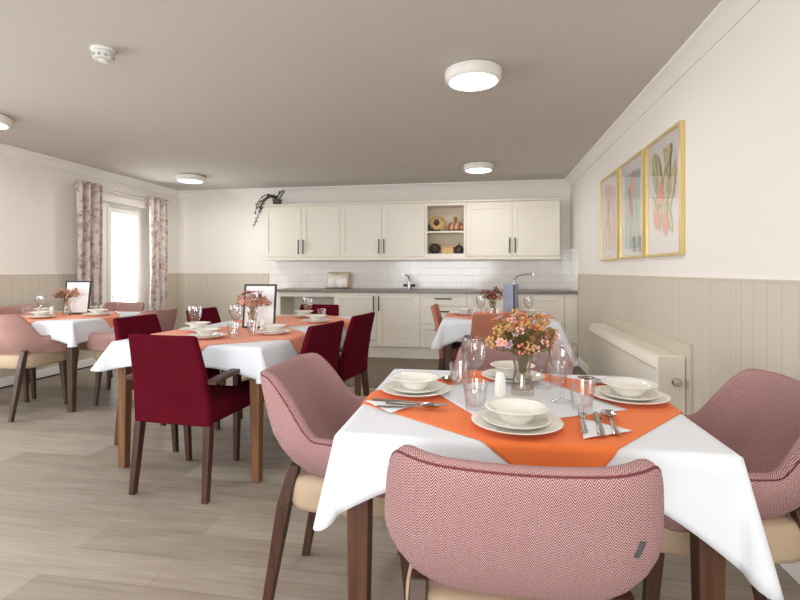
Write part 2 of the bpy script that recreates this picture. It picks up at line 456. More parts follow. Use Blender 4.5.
wpart('reveal', [(XL - .1, XL + .004, WY0 - .001, WY0 + .006, WZ0, WZ1), (XL - .1, XL + .004, WY1 - .006, WY1 + .001, WZ0, WZ1), (XL - .1, XL + .004, WY0, WY1, WZ1 - .006, WZ1 + .001)], 'trimwhite', 0)

RX, RZ = XL + .11, 2.165
rod = empty('curtain_rod', (RX, 5.7, RZ)); tag(rod, 'thin metal curtain rod across the top of the window', 'curtain rod')
bm = new_bm(); tube(bm, [(0, -.77, 0), (0, .83, 0)], .010, 10); finish('pole', bm, 'chrome', rod)
for s in (-1, 1):
    bm = new_bm(); tube(bm, [(0, .03 + s * .80, 0), (0, .03 + s * .81, 0), (0, .03 + s * .835, 0)], .017, 12); finish('finial', bm, 'chrome', rod, bevel=.005)
    bm = new_bm(); tube(bm, [(-.11, .03 + s * .62, .0), (0, .03 + s * .62, 0)], .008, 8); finish('bracket', bm, 'chrome', rod)
def curtain(y0, y1, folds, label, amp=.045):
    bm = new_bm(); uvl = bm.loops.layers.uv.new('uv')
    NU, NV = folds * 14, 24; rows = []
    zt, zb = RZ + .045, .42; W = y1 - y0
    for j in range(NV + 1):
        v = j / NV; z = zt + (zb - zt) * v; row = []
        for i in range(NU + 1):
            u = i / NU
            a = amp * (1 - .25 * v) + .008 * math.sin(7 * u + 4 * v)
            x = a * math.sin(2 * PI * folds * u + .35 * math.sin(3 * v)) * (1 if v > .02 else .95)
            y = y0 + W * u + .012 * math.sin(5 * v + 9 * u) * v - .04 * v * (u - .5)
            row.append((bm.verts.new((x, y - 5.7, z - RZ)), u * W * 2.2, z))
        rows.append(row)
    for j in range(NV):
        for i in range(NU):
            q = (rows[j][i], rows[j][i + 1], rows[j + 1][i + 1], rows[j + 1][i])
            f = bm.faces.new([k[0] for k in q])
            for lp, k in zip(f.loops, q): lp[uvl].uv = (k[1], k[2])
    root = empty('curtain', (RX, 5.7, RZ)); tag(root, label, 'curtain')
    finish('drape', bm, 'curtain', root, solid=.004)
    for k in range(folds * 2):
        bm = new_bm(); yk = y0 + W * (k + .5) / (folds * 2) - 5.7
        tube(bm, [(.021 * math.cos(t * PI / 8), yk, .021 * math.sin(t * PI / 8)) for t in range(17)], .004, 6, cap=False)
        finish('eyelet', bm, 'chrome', root)
    return root
curtain(4.90, 5.30, 3, 'floral curtain gathered at the near side of the window', .05)
curtain(6.14, 6.55, 3, 'floral curtain gathered at the far side of the window by the corner', .05)

# ------------------------------------------------------------------ kitchen units
def shaker(bm, x0, x1, y, z0, z1, t=.02, fr=.07):
    """door slab whose front face is at y (facing -Y)"""
    box(bm, x0, x1, y + .008, y + t, z0, z1)
    box(bm, x0, x0 + fr, y, y + .008, z0, z1); box(bm, x1 - fr, x1, y, y + .008, z0, z1)
    box(bm, x0 + fr, x1 - fr, y, y + .008, z1 - fr, z1); box(bm, x0 + fr, x1 - fr, y, y + .008, z0, z0 + fr)
def handle(parent, x, y, z, L, vert=True):
    bm = new_bm(); d = Vector((0, 0, 1)) if vert else Vector((1, 0, 0)); c = Vector((x, y - .03, z))
    tube(bm, [c - d * L / 2, c + d * L / 2], .008, 8)
    for s in (-.4, .4): tube(bm, [c + d * L * s, c + d * L * s + Vector((0, .03, 0))], .005, 6)
    return finish('handle', bm, 'black', parent)
UZ0, UZ1 = 1.345, 2.085; UY = YB - .35; G = .0015
def wall_unit(x0, x1, label):
    r = empty('wall_cupboard', ((x0 + x1) / 2, YB, UZ0)); tag(r, label, 'cupboard', None)
    mt = Matrix.Translation((-(x0 + x1) / 2, -YB, -UZ0))
    bm = new_bm(); box(bm, x0 + G, x1 - G, UY + .022, YB - .009, UZ0, UZ1); bm.transform(mt); finish('carcass', bm, 'cab', r, bevel=.002)
    xm = (x0 + x1) / 2
    for a, b, hx in ((x0, xm, xm - .035), (xm, x1, xm + .035)):
        bm = new_bm(); shaker(bm, a + .002, b - .002, UY, UZ0 + .018, UZ1 - .03); bm.transform(mt)
        d = finish('door', bm, 'cab', r, bevel=.002)
        h = handle(d, hx - xm, UY - YB, .155, .2)
    return r
X1, X2, X3, X4, X5 = -3.11, -1.975, -.78, -.225, .985
wall_unit(X1, X2, 'ivory double wall cupboard under the trailing plant'); wall_unit(X2, X3, 'ivory double wall cupboard between the plant and the open shelves'); wall_unit(X4, X5, 'ivory double wall cupboard between the open shelves and the right wall')
r = empty('open_shelf_unit', ((X3 + X4) / 2, YB, UZ0)); tag(r, 'open ivory shelf unit between the wall cupboards', 'shelf unit')
mt = Matrix.Translation((-(X3 + X4) / 2, -YB, -UZ0))
bm = new_bm()
for b in ((X3 + G, X3 + .03, UY + .004, YB - .01, UZ0, UZ1), (X4 - .03, X4 - G, UY + .004, YB - .01, UZ0, UZ1), (X3 + .03, X4 - .03, UY + .004, YB - .01, UZ0, UZ0 + .05), (X3 + .03, X4 - .03, UY + .004, YB - .01, UZ1 - .04, UZ1)): box(bm, *b)
bm.transform(mt); finish('carcass', bm, 'cab', r, bevel=.002)
bm = new_bm(); box(bm, X3 + .03, X4 - .03, YB - .03, YB - .012, UZ0 + .05, UZ1 - .04); bm.transform(mt); finish('back_panel', bm, 'cabin', r)
SHZ = 1.70
bm = new_bm(); box(bm, X3 + .03, X4 - .03, UY + .006, YB - .03, SHZ - .022, SHZ); bm.transform(mt); finish('shelf', bm, 'cab', r, bevel=.002)
bm = new_bm(); box(bm, X1 - .012, X5 + .012, UY - .025, YB - .01, UZ1, UZ1 + .022)
box(bm, X1 - .004, X5 + .004, UY - .012, YB - .01, UZ1 + .022, UZ1 + .03)
tag(finish('cabinet_cornice', bm, 'cab', bevel=.004), 'long ivory cornice strip along the top of the wall cupboards', 'moulding')
bm = new_bm(); box(bm, X1 - .01, X5 + .01, UY - .02, UY + .05, UZ0 - .034, UZ0)
tag(finish('light_pelmet', bm, 'cab', bevel=.004), 'long ivory pelmet strip under the wall cupboards', 'moulding')

# base units
BY = YB - .60; WT0, WT1 = .872, .91
bm = new_bm(); box(bm, -2.83, XR - .004, BY - .02, YB - .0085, WT0, WT1)
tag(finish('worktop', bm, 'worktop', bevel=.006), 'long grey stone effect worktop along the back wall', 'worktop')
bm = new_bm(); box(bm, -2.80, -1.985, BY + .03, BY + .05, WT0 - .065, WT0 - .001)
box(bm, -2.77, -1.985, YB - .04, YB - .022, .1, WT0 - .001)
for x in (-2.80,): box(bm, x, x + .03, BY + .05, YB - .02, 0, WT0 - .001)
tag(finish('worktop_support', bm, 'cab', bevel=.003), 'beige rail and end panel under the open left end of the worktop', 'panel')
def base_unit(x0, x1, label, kind):
    xm = (x0 + x1) / 2
    r = empty('base_cupboard' if kind == 'doors' else 'drawer_unit', (xm, YB, 0)); tag(r, label, 'cupboard' if kind == 'doors' else 'drawers')
    mt = Matrix.Translation((-xm, -YB, 0))
    bm = new_bm(); box(bm, x0 + G, x1 - G, BY + .022, YB - .03, .15, WT0 - .001); bm.transform(mt); finish('carcass', bm, 'cab', r, bevel=.002)
    if kind == 'doors':
        for a, b, hx in ((x0, xm, xm - .035), (xm, x1, xm + .035)):
            bm = new_bm(); shaker(bm, a + .002, b - .002, BY, .16, WT0 - .006, fr=.075); bm.transform(mt); d = finish('door', bm, 'cab', r, bevel=.002)
            handle(d, hx - xm, BY - YB, .73, .2)
    else:
        for z0, z1, hz in ((.70, WT0 - .006, .80), (.46, .696, .635), (.16, .456, .40)):
            bm = new_bm(); shaker(bm, x0 + .002, x1 - .002, BY, z0, z1, fr=.03 if z0 > .6 else .06); bm.transform(mt); d = finish('drawer', bm, 'cab', r, bevel=.002)
            handle(d, 0, BY - YB, hz, .22, False)
    return r
base_unit(-1.98, -.815, 'ivory double base cupboard left of the drawers', 'doors')
base_unit(-.815, -.205, 'ivory drawer unit with black bar handles under the worktop', 'drawers')
base_unit(-.205, 1.0, 'ivory double base cupboard right of the drawers', 'doors')
bm = new_bm(); box(bm, 1.002, XR - .01, BY + .004, BY + .024, .15, WT0 - .001); tag(finish('filler_panel', bm, 'cab', bevel=.002), 'narrow ivory filler panel between the base cupboard and right wall', 'panel')
bm = new_bm(); box(bm, -1.98, XR - .01, BY + .045, BY + .063, .003, .149); tag(finish('plinth', bm, 'cab', bevel=.002), 'long ivory plinth board below the base cupboards', 'plinth')

# taps
def tap(x, label, ang, L, rise):
    r = empty('kitchen_tap', (x, YB - .11, WT1), ang); tag(r, label, 'tap')
    bm = new_bm(); lathe(bm, [(0, 0), (.026, 0), (.026, .012), (.018, .02), (.016, .05), (0, .05)], 16)
    tube(bm, [(-.05, 0, .04), (.05, 0, .04)], .011, 10); finish('body', bm, 'chrome', r)
    bm = new_bm(); pts = catmull([(0, 0, .05), (0, 0, .05 + rise * .5), (0, -.03 * L / .2, .05 + rise * .8), (0, -.5 * L, .05 + rise * .97), (0, -L, .05 + rise)], 6)
    tube(bm, pts, .010, 10); tube(bm, [(0, -L + .001, .05 + rise + .012), (0, -L + .001, .05 + rise - .018)], .012, 10); finish('spout', bm, 'chrome', r)
    for s in (-1, 1):
        bm = new_bm(); lathe(bm, [(0, 0), (.026, 0), (.030, .006), (.030, .026), (.022, .034), (0, .034)], 10, (s * .062, 0, .03)); finish('tap_handle', bm, 'black', r, bevel=.002)
tap(-1.03, 'chrome mixer tap with dark handles beside the open book', -.35, .17, .15)
tap(.42, 'long curved chrome tap behind the blue menu card', 1.05, .28, .16)

# open cookbook on its stand
bx, by = -2.05, YB - .20
r = empty('book_stand', (bx, by, WT1)); tag(r, 'wooden book stand holding an open book on the worktop', 'stand')
bm = new_bm(); box(bm, -.165, .165, -.06, .06, 0, .012); finish('base', bm, 'walnut', r, bevel=.002)
bm = new_bm()
v = [(-.165, -.01, .012), (.165, -.01, .012), (.165, .075, .235), (-.165, .075, .235)]
A = [bm.verts.new(p) for p in v]; B = [bm.verts.new((p[0], p[1] + .012, p[2])) for p in v]
bm.faces.new(A); bm.faces.new(B[::-1])
for i in range(4): bm.faces.new((A[i], B[i], B[(i + 1) % 4], A[(i + 1) % 4]))
finish('back_board', bm, 'pine', r, bevel=.002)
t = NT('book_pages'); co = t.obj_co(); n = t.noise(co, 16, 3)
t.bsdf(t.ramp(n, [(.42, lin(244, 240, 234)), (.60, lin(242, 232, 222)), (.76, lin(214, 166, 138))]), .7, .2); M['pages'] = t.m
bm = new_bm(); rows = []
for j in range(2):
    row = []
    for i in range(21):
        u = -1 + i / 10; a = abs(u)
        bulge = .018 * math.sin(PI * min(1, a * 1.0)) ** .6 if 0 < a < 1 else 0
        s = j * .205
        row.append(bm.verts.new((u * .15, -.018 + s * .36 - bulge, .014 + s)))
    rows.append(row)
for i in range(20): bm.faces.new((rows[0][i], rows[0][i + 1], rows[1][i + 1], rows[1][i]))
o = finish('open_book', bm, 'pages', solid=.004); o.location = (bx, by - .006, WT1); tag(o, 'open white recipe book resting on the wooden stand', 'book')

# things on the open shelves
xs = (X3 + X4) / 2; sy = YB - .17
r = empty('carved_bowl', (xs - .13, sy, SHZ)); tag(r, 'tan and black round ornament bowl standing on the upper open shelf', 'ornament')
bm = new_bm(); lathe(bm, [(0, .03), (.06, .025), (.10, .005), (.115, -.02), (.118, -.026), (.105, -.01), (.06, .012), (0, .016)], 28)
bm.transform(Matrix.Translation((0, 0, .118)) @ Matrix.Rotation(1.35, 4, 'X')); finish('dish', bm, 'pine', r)
bm = new_bm(); pts = [(.108 * math.cos(a), -.03, .118 + .108 * math.sin(a)) for a in [PI * (1.05 + .6 * i / 12) for i in range(13)]]; tube(bm, pts, .02, 8); finish('dark_rim', bm, 'black', r)
bm = new_bm(); sphere(bm, (0, -.035, .13), .04, 12, 8, (1, .7, 1.1)); finish('centre_knob', bm, 'plum', r)
o = empty('lidded_pot', (xs + .125, sy, SHZ)); o.scale = (1.2, 1.2, 1.15); tag(o, 'squat terracotta onion shaped pot on the upper open shelf', 'pot')
t = NT('pot_glaze'); co = t.obj_co(); wv = t.n('ShaderNodeTexWave'); wv.inputs['Scale'].default_value = 5; wv.inputs['Distortion'].default_value = 6; t.l(co, wv.inputs['Vector'])
t.bsdf(t.ramp(wv.outputs['Fac'], [(.55, lin(160, 102, 80)), (.8, lin(206, 176, 142))]), .45, .4); M['pot_glaze'] = t.m
bm = new_bm(); lathe(bm, [(0, 0), (.07, 0), (.108, .03), (.11, .055), (.085, .09), (.045, .12), (.022, .135), (.016, .15), (0, .15)], 24); finish('body', bm, 'pot_glaze', o)
bm = new_bm(); lathe(bm, [(0, .15), (.018, .15), (.026, .165), (.014, .182), (0, .186)], 14); finish('stopper', bm, 'terracotta_pot', o)
z2 = UZ0 + .0505
o = empty('ball_ornament', (xs - .16, sy, z2)); o.scale = (1.15,) * 3; tag(o, 'dark woven ball ornament at the left of the lower open shelf', 'ornament')
bm = new_bm(); sphere(bm, (0, 0, .062), .062, 16, 10); finish('ball', bm, 'plum', o)
for k in range(4):
    bm = new_bm(); a = k * .8; tube(bm, [(.064 * math.cos(t_) * math.cos(a), .064 * math.cos(t_) * math.sin(a), .064 + .062 * math.sin(t_)) for t_ in [2 * PI * i / 20 for i in range(21)]], .006, 6); finish('band', bm, 'darkleg', o)
o = empty('wooden_box', (xs + .02, sy, z2)); tag(o, 'small pale wooden box in the middle of the lower open shelf', 'box')
bm = new_bm(); box(bm, -.082, .082, -.05, .05, 0, .085); finish('body', bm, 'pine', o, bevel=.004)
bm = new_bm(); box(bm, -.086, .086, -.054, .054, .086, .106); finish('lid', bm, 'pine', o, bevel=.004)
o = empty('fig_ornament', (xs + .175, sy, z2)); o.scale = (1.15,) * 3; tag(o, 'dark fig shaped ornament at the right of the lower open shelf', 'ornament')
bm = new_bm(); lathe(bm, [(0, 0), (.04, .0), (.06, .03), (.058, .06), (.038, .09), (.018, .105), (0, .108)], 18); finish('body', bm, 'plum', o)
bm = new_bm(); tube(bm, [(0, 0, .1), (.004, 0, .128)], .008, 6); finish('stem', bm, 'plum', o)

# trailing plant on top of the cupboards
o = empty('trailing_ivy', (-2.97, YB - .2, UZ1 + .03)); tag(o, 'trailing dark ivy in a grey pot on top of the wall cupboards', 'plant')
bm = new_bm(); lathe(bm, [(0, 0), (.055, 0), (.068, .085), (.074, .09), (.062, .09), (.055, .07), (0, .07)], 20); finish('pot', bm, 'potgrey', o)
random.seed(3)
sb, lb = new_bm(), new_bm()
def leaf(bm, p, d, L, w):
    d = Vector(d).normalized(); s = d.cross(Vector((random.random() - .5, random.random() - .5, 1))).normalized(); nn = d.cross(s) * .15
    p = Vector(p); q = [p, p + d * L * .35 + s * w + nn * L, p + d * L, p + d * L * .35 - s * w + nn * L]
    m_ = p + d * L * .5; V = [bm.verts.new(x) for x in q]; c = bm.verts.new(m_)
    for i in range(4): bm.faces.new((V[i], V[(i + 1) % 4], c))
strands = [[(0, 0, .08), (-.08, -.03, .16), (-.2, -.06, .13), (-.27, -.1, .0), (-.29, -.1, -.12)], [(0, 0, .08), (-.06, -.05, .15), (-.16, -.1, .08), (-.2, -.12, -.06), (-.26, -.13, -.2), (-.30, -.13, -.30)],
           [(0, 0, .08), (-.03, -.08, .14), (-.1, -.14, .08), (-.15, -.18, -.04), (-.17, -.2, -.1)], [(0, 0, .08), (.05, -.02, .12), (.09, -.02, .18), (.11, -.03, .22)], [(0, 0, .08), (.02, -.05, .12), (.06, -.06, .17), (.08, -.06, .2)],
           [(0, 0, .08), (-.1, 0, .14), (-.17, -.02, .1), (-.24, -.05, .06), (-.27, -.07, -.03)], [(0, 0, .08), (-.05, -.04, .13), (-.12, -.06, .14), (-.19, -.09, .04), (-.22, -.1, -.04)]]
for S in strands:
    P = catmull(S, 7); tube(sb, P, .003, 5)
    for p in P[2:]:
        for k in range(2):
            leaf(lb, p, (random.uniform(-1, 1), random.uniform(-1, .6), random.uniform(-.9, .6)), random.uniform(.028, .045), random.uniform(.008, .014))
finish('stem', sb, 'ivy', o); finish('leaf', lb, 'ivy', o, smooth=False)

# ------------------------------------------------------------------ ceiling fittings
def lamp_build():
    r = empty('ceiling_light')
    bm = new_bm(); lathe(bm, [(0, 0), (.155, 0), (.172, -.008), (.176, -.02), (.17, -.062), (.158, -.075), (.149, -.075), (.148, -.07), (0, -.07)], 48); finish('housing', bm, 'plastic', r)
    bm = new_bm(); lathe(bm, [(.1475, -.0702), (.13, -.079), (.07, -.083), (0, -.084)], 48); finish('diffuser', bm, 'lamp', r)
    return r
LP = Proto(lamp_build)
for x, y, lb_ in ((-.06, 3.06, 'round white ceiling light above the near table, the largest in view'), (-.05, 5.77, 'round white ceiling light before the right wall cupboards'),
                  (-3.75, 5.83, 'round white ceiling light near the far corner by the window'), (-3.90, 3.28, 'round white ceiling light cut off at the edge above the window table')):
    LP.put((x, y, ZC), 0, lb_, 'ceiling light', 'round ceiling lights')
for x, y, e_ in ((-.06, 3.06, 8), (-.05, 5.77, 9), (-3.75, 5.83, 11), (-3.90, 3.28, 8), (-1.95, .6, 10), (.1, .2, 8)):  # last two have no fitting: overhead fill added for the near surfaces
    ld = bpy.data.lights.new('lamp_and_fill_glow', 'AREA'); ld.shape = 'DISK'; ld.size = .28; ld.energy = e_; ld.color = (1, .97, .93)
    lo = bpy.data.objects.new('lamp_and_fill_glow', ld); COL.objects.link(lo); lo.location = (x, y, ZC - .1)
o = empty('smoke_detector', (-2.10, 2.43, ZC)); tag(o, 'small pale smoke detector on the ceiling', 'smoke detector')
bm = new_bm(); lathe(bm, [(0, 0), (.062, 0), (.062, -.012), (.055, -.018), (0, -.018)], 28); finish('base', bm, 'greyplastic', o)
bm = new_bm(); lathe(bm, [(0, -.018), (.048, -.018), (.052, -.03), (.050, -.055), (.038, -.062), (0, -.062)], 28); finish('chamber', bm, 'greyplastic', o)
bm = new_bm()
for k in range(10):
    a = 2 * PI * k / 10; sphere(bm, (.051 * math.cos(a), .051 * math.sin(a), -.042), .009, 8, 6)
finish('vent', bm, 'ventgrey', o)
bm = new_bm(); lathe(bm, [(0, -.062), (.022, -.062), (.022, -.068), (0, -.07)], 16); finish('cap', bm, 'plastic', o)

# ------------------------------------------------------------------ pictures on the right wall
def shape_poly(bm, pts, mi, off):
    q = []
    for y, z in pts:
        p_ = (off, max(-.21, min(.21, y)), max(.075, min(.70, z)))
        if not q or (abs(q[-1][1] - p_[1]) + abs(q[-1][2] - p_[2])) > 1e-4: q.append(p_)
    if len(q) > 2: bm.faces.new([bm.verts.new(x) for x in q]).material_index = mi
def leafpts(y, z, L, w, ang, n=10, bend=0):
    out = []
    for s in (1, -1):
        rng = range(n + 1) if s == 1 else range(n - 1, 0, -1)
        for i in rng:
            t_ = i / n; ww = w * math.sin(PI * t_) ** .8 * s; b = bend * math.sin(PI * t_)
            out.append((y + (t_ * L) * math.cos(ang) - (ww + b) * math.sin(ang), z + (t_ * L) * math.sin(ang) + (ww + b) * math.cos(ang)))
    return out
M['art_pink'] = plain('art_pink', (232, 176, 168), .8, .2, var=.05); M['art_teal'] = plain('art_teal', (164, 190, 190), .8, .2, var=.04)
M['art_coral'] = plain('art_coral', (232, 142, 126), .8, .2, var=.05); M['art_olive'] = plain('art_olive', (196, 184, 110), .8, .2, var=.08); M['art_dark'] = plain('art_dark', (118, 104, 84), .8, .2, var=.08)
M['art_blush'] = plain('art_blush', (226, 200, 198), .8, .2, var=.03); M['art_cream'] = plain('art_cream', (226, 216, 190), .8, .2, var=.03)
def picture(yc, W, H, z0, art, label):
    r = empty('framed_picture', (XR, yc, z0)); tag(r, label, 'picture', None)
    fr, d = .018, .03
    bm = new_bm()
    for b in ((-d, -.001, -W / 2, -W / 2 + fr, 0, H), (-d, -.001, W / 2 - fr, W / 2, 0, H), (-d, -.001, -W / 2 + fr, W / 2 - fr, 0, fr), (-d, -.001, -W / 2 + fr, W / 2 - fr, H - fr, H)): box(bm, *b)
    finish('frame', bm, 'gold', r, bevel=.002)
    bm = new_bm(); box(bm, -.012, -.002, -W / 2 + fr, W / 2 - fr, fr, H - fr); finish('mat_board', bm, 'mat', r, smooth=False)
    bm = new_bm(); mats = art(bm, W, H); bm.transform(Matrix.Translation((-.0125, 0, 0))); finish('print', bm, mats, r, smooth=False)
    bm = new_bm(); box(bm, -.0215, -.0195, -W / 2 + fr, W / 2 - fr, fr, H - fr); finish('glass', bm, 'picglass', r, smooth=False)
# in these, local +y points away from the camera, so a larger y lies further left in the picture
def art1(bm, W, H):
    shape_poly(bm, [(-W * .34, H * .12), (W * .34, H * .12), (W * .34, H * .84), (-W * .34, H * .84)], 0, 0)
    for i, (y, z, L, w, a, m_) in enumerate(((.1, .5, .3, .06, 1.4, 1), (.14, .3, .3, .03, 1.9, 2), (.0, .2, .28, .05, 1.2, 1), (-.1, .15, .34, .05, 1.7, 1), (.12, .18, .2, .04, 2.2, 3), (-.05, .5, .25, .06, 1.2, 1), (.02, .16, .3, .012, 1.5, 2))):
        shape_poly(bm, leafpts(y, z, L, w, a, bend=.02), m_, -.0006 * (i + 1))
    return ['art_blush', 'art_pink', 'art_dark', 'art_cream']
def art2(bm, W, H):
    shape_poly(bm, [(-W * .33, H * .1), (W * .33, H * .1), (W * .33, H * .86), (-W * .33, H * .86)], 0, 0)
    for i, (y, z, L, w, a, m_) in enumerate(((.06, .3, .26, .05, 1.5, 1), (.0, .45, .25, .06, 1.6, 1), (.08, .42, .26, .04, 1.9, 1), (-.02, .3, .3, .035, 1.2, 2), (.12, .1, .2, .02, 1.6, 3), (.02, .1, .22, .02, 1.4, 3), (-.1, .1, .2, .02, 1.8, 3))):
        shape_poly(bm, leafpts(y, z, L, w, a, bend=.015), m_, -.0006 * (i + 1))
    return ['art_teal', 'art_coral', 'art_dark', 'art_cream']
def art3(bm, W, H):
    shape_poly(bm, [(-W * .3, H * .1), (W * .3, H * .1), (W * .3, H * .86), (-W * .3, H * .86)], 0, 0)
    L_ = []
    rn = random.Random(4)
    for k in range(16):
        yy = -.15 + .3 * ((k * 5) % 8) / 7; zz = .14 + .40 * (k / 15); a = 1.0 + 1.1 * rn.random()
        L_.append((yy - .006, zz - .006, .25, .044, a, 3)); L_.append((yy, zz, .24, .036, a, 2)); L_.append((yy, zz + .01, .20, .008, a, 4))
    L_ += [(.02, .33, .17, .055, 1.45, 1), (.11, .17, .17, .055, 1.6, 1), (-.06, .12, .18, .06, 1.5, 1)]
    for i, (y, z, L, w, a, m_) in enumerate(L_): shape_poly(bm, leafpts(y, z, L, w, a, bend=.02 * (1 if (i // 3) % 2 else -1)), m_, -.0001 * (i + 1))
    return ['mat', 'art_coral', 'art_olive', 'art_dark', 'art_cream']
picture(4.79, .615, .79, 1.258, art1, 'gold framed pale pink botanical print, the farthest of the three')
picture(4.11, .615, .79, 1.258, art2, 'gold framed print of a pink flower on teal, middle of the three')
picture(3.425, .625, .79, 1.256, art3, 'gold framed print of olive leaves and coral buds, nearest of the three')

# ------------------------------------------------------------------ heater
HX0, HX1, HY0, HY1, HZ0, HZ1 = XR - .175, XR - .028, 3.03, 4.94, .12, .66
o = empty('wall_heater', (XR - .12, (HY0 + HY1) / 2, HZ0)); tag(o, 'long cream low wall heater under the framed pictures', 'heater')
mt = Matrix.Translation((-(XR - .12), -(HY0 + HY1) / 2, -HZ0))
bm = new_bm()
P = [(HX1, HZ0), (HX0, HZ0), (HX0, HZ1 - .05), (HX0 + .035, HZ1), (HX1, HZ1)]
A = [bm.verts.new((x, HY0 + .016, z)) for x, z in P]; B = [bm.verts.new((x, HY1, z)) for x, z in P]
bm.faces.new(A); bm.faces.new(B[::-1])
for i in range(5): bm.faces.new((A[i], A[(i + 1) % 5], B[(i + 1) % 5], B[i]))
bm.transform(mt); finish('casing', bm, 'heater', o, bevel=.004)
bm = new_bm(); box(bm, HX0 - .006, HX1, HY0, HY0 + .014, HZ0, HZ1 + .012)
bm.transform(mt); finish('end_panel', bm, 'heater', o, bevel=.012, seg=3)
bm = new_bm(); tube(bm, [(HX0 - .004, HY0 + .02, HZ1 - .062), (HX0 - .004, HY1 - .02, HZ1 - .062)], .008, 8)
tube(bm, [(HX0 + .03, HY0 + .02, HZ1 + .002), (HX0 + .03, HY1 - .02, HZ1 + .002)], .005, 8); bm.transform(mt); finish('rail', bm, 'heater', o)
bm = new_bm(); lathe(bm, [(0, 0), (.026, 0), (.026, .012), (.02, .016), (.019, .05), (.015, .056), (0, .056)], 20)
bm.transform(Matrix.Translation((HX0 + .095, HY0, HZ1 - .135)) @ Matrix.Rotation(PI / 2, 4, 'X')); bm.transform(mt); finish('control_knob', bm, 'chrome', o)
bm = new_bm(); box(bm, HX0 + .02, HX1, HY0 + .06, HY0 + .16, 0, HZ0); box(bm, HX0 + .02, HX1, HY1 - .16, HY1 - .06, 0, HZ0); bm.transform(mt); finish('foot', bm, 'heater', o)

# ------------------------------------------------------------------ chairs
def path_uv(rings, bm, uvl, closed_ring=True):
    """bridge rings [(vert, u, v)...] with uv"""
    for a, b in zip(rings, rings[1:]):
        n = len(a)
        for k in range(n):
            k2 = (k + 1) % n
            q = [a[k], a[k2], b[k2], b[k]]
            f = bm.faces.new([x[0] for x in q])
            vv = [x[2] for x in q]
            if k2 == 0: vv[1] = vv[0] + .01; vv[2] = vv[3] + .01
            for lp, x, v_ in zip(f.loops, q, vv): lp[uvl].uv = (x[1], v_)

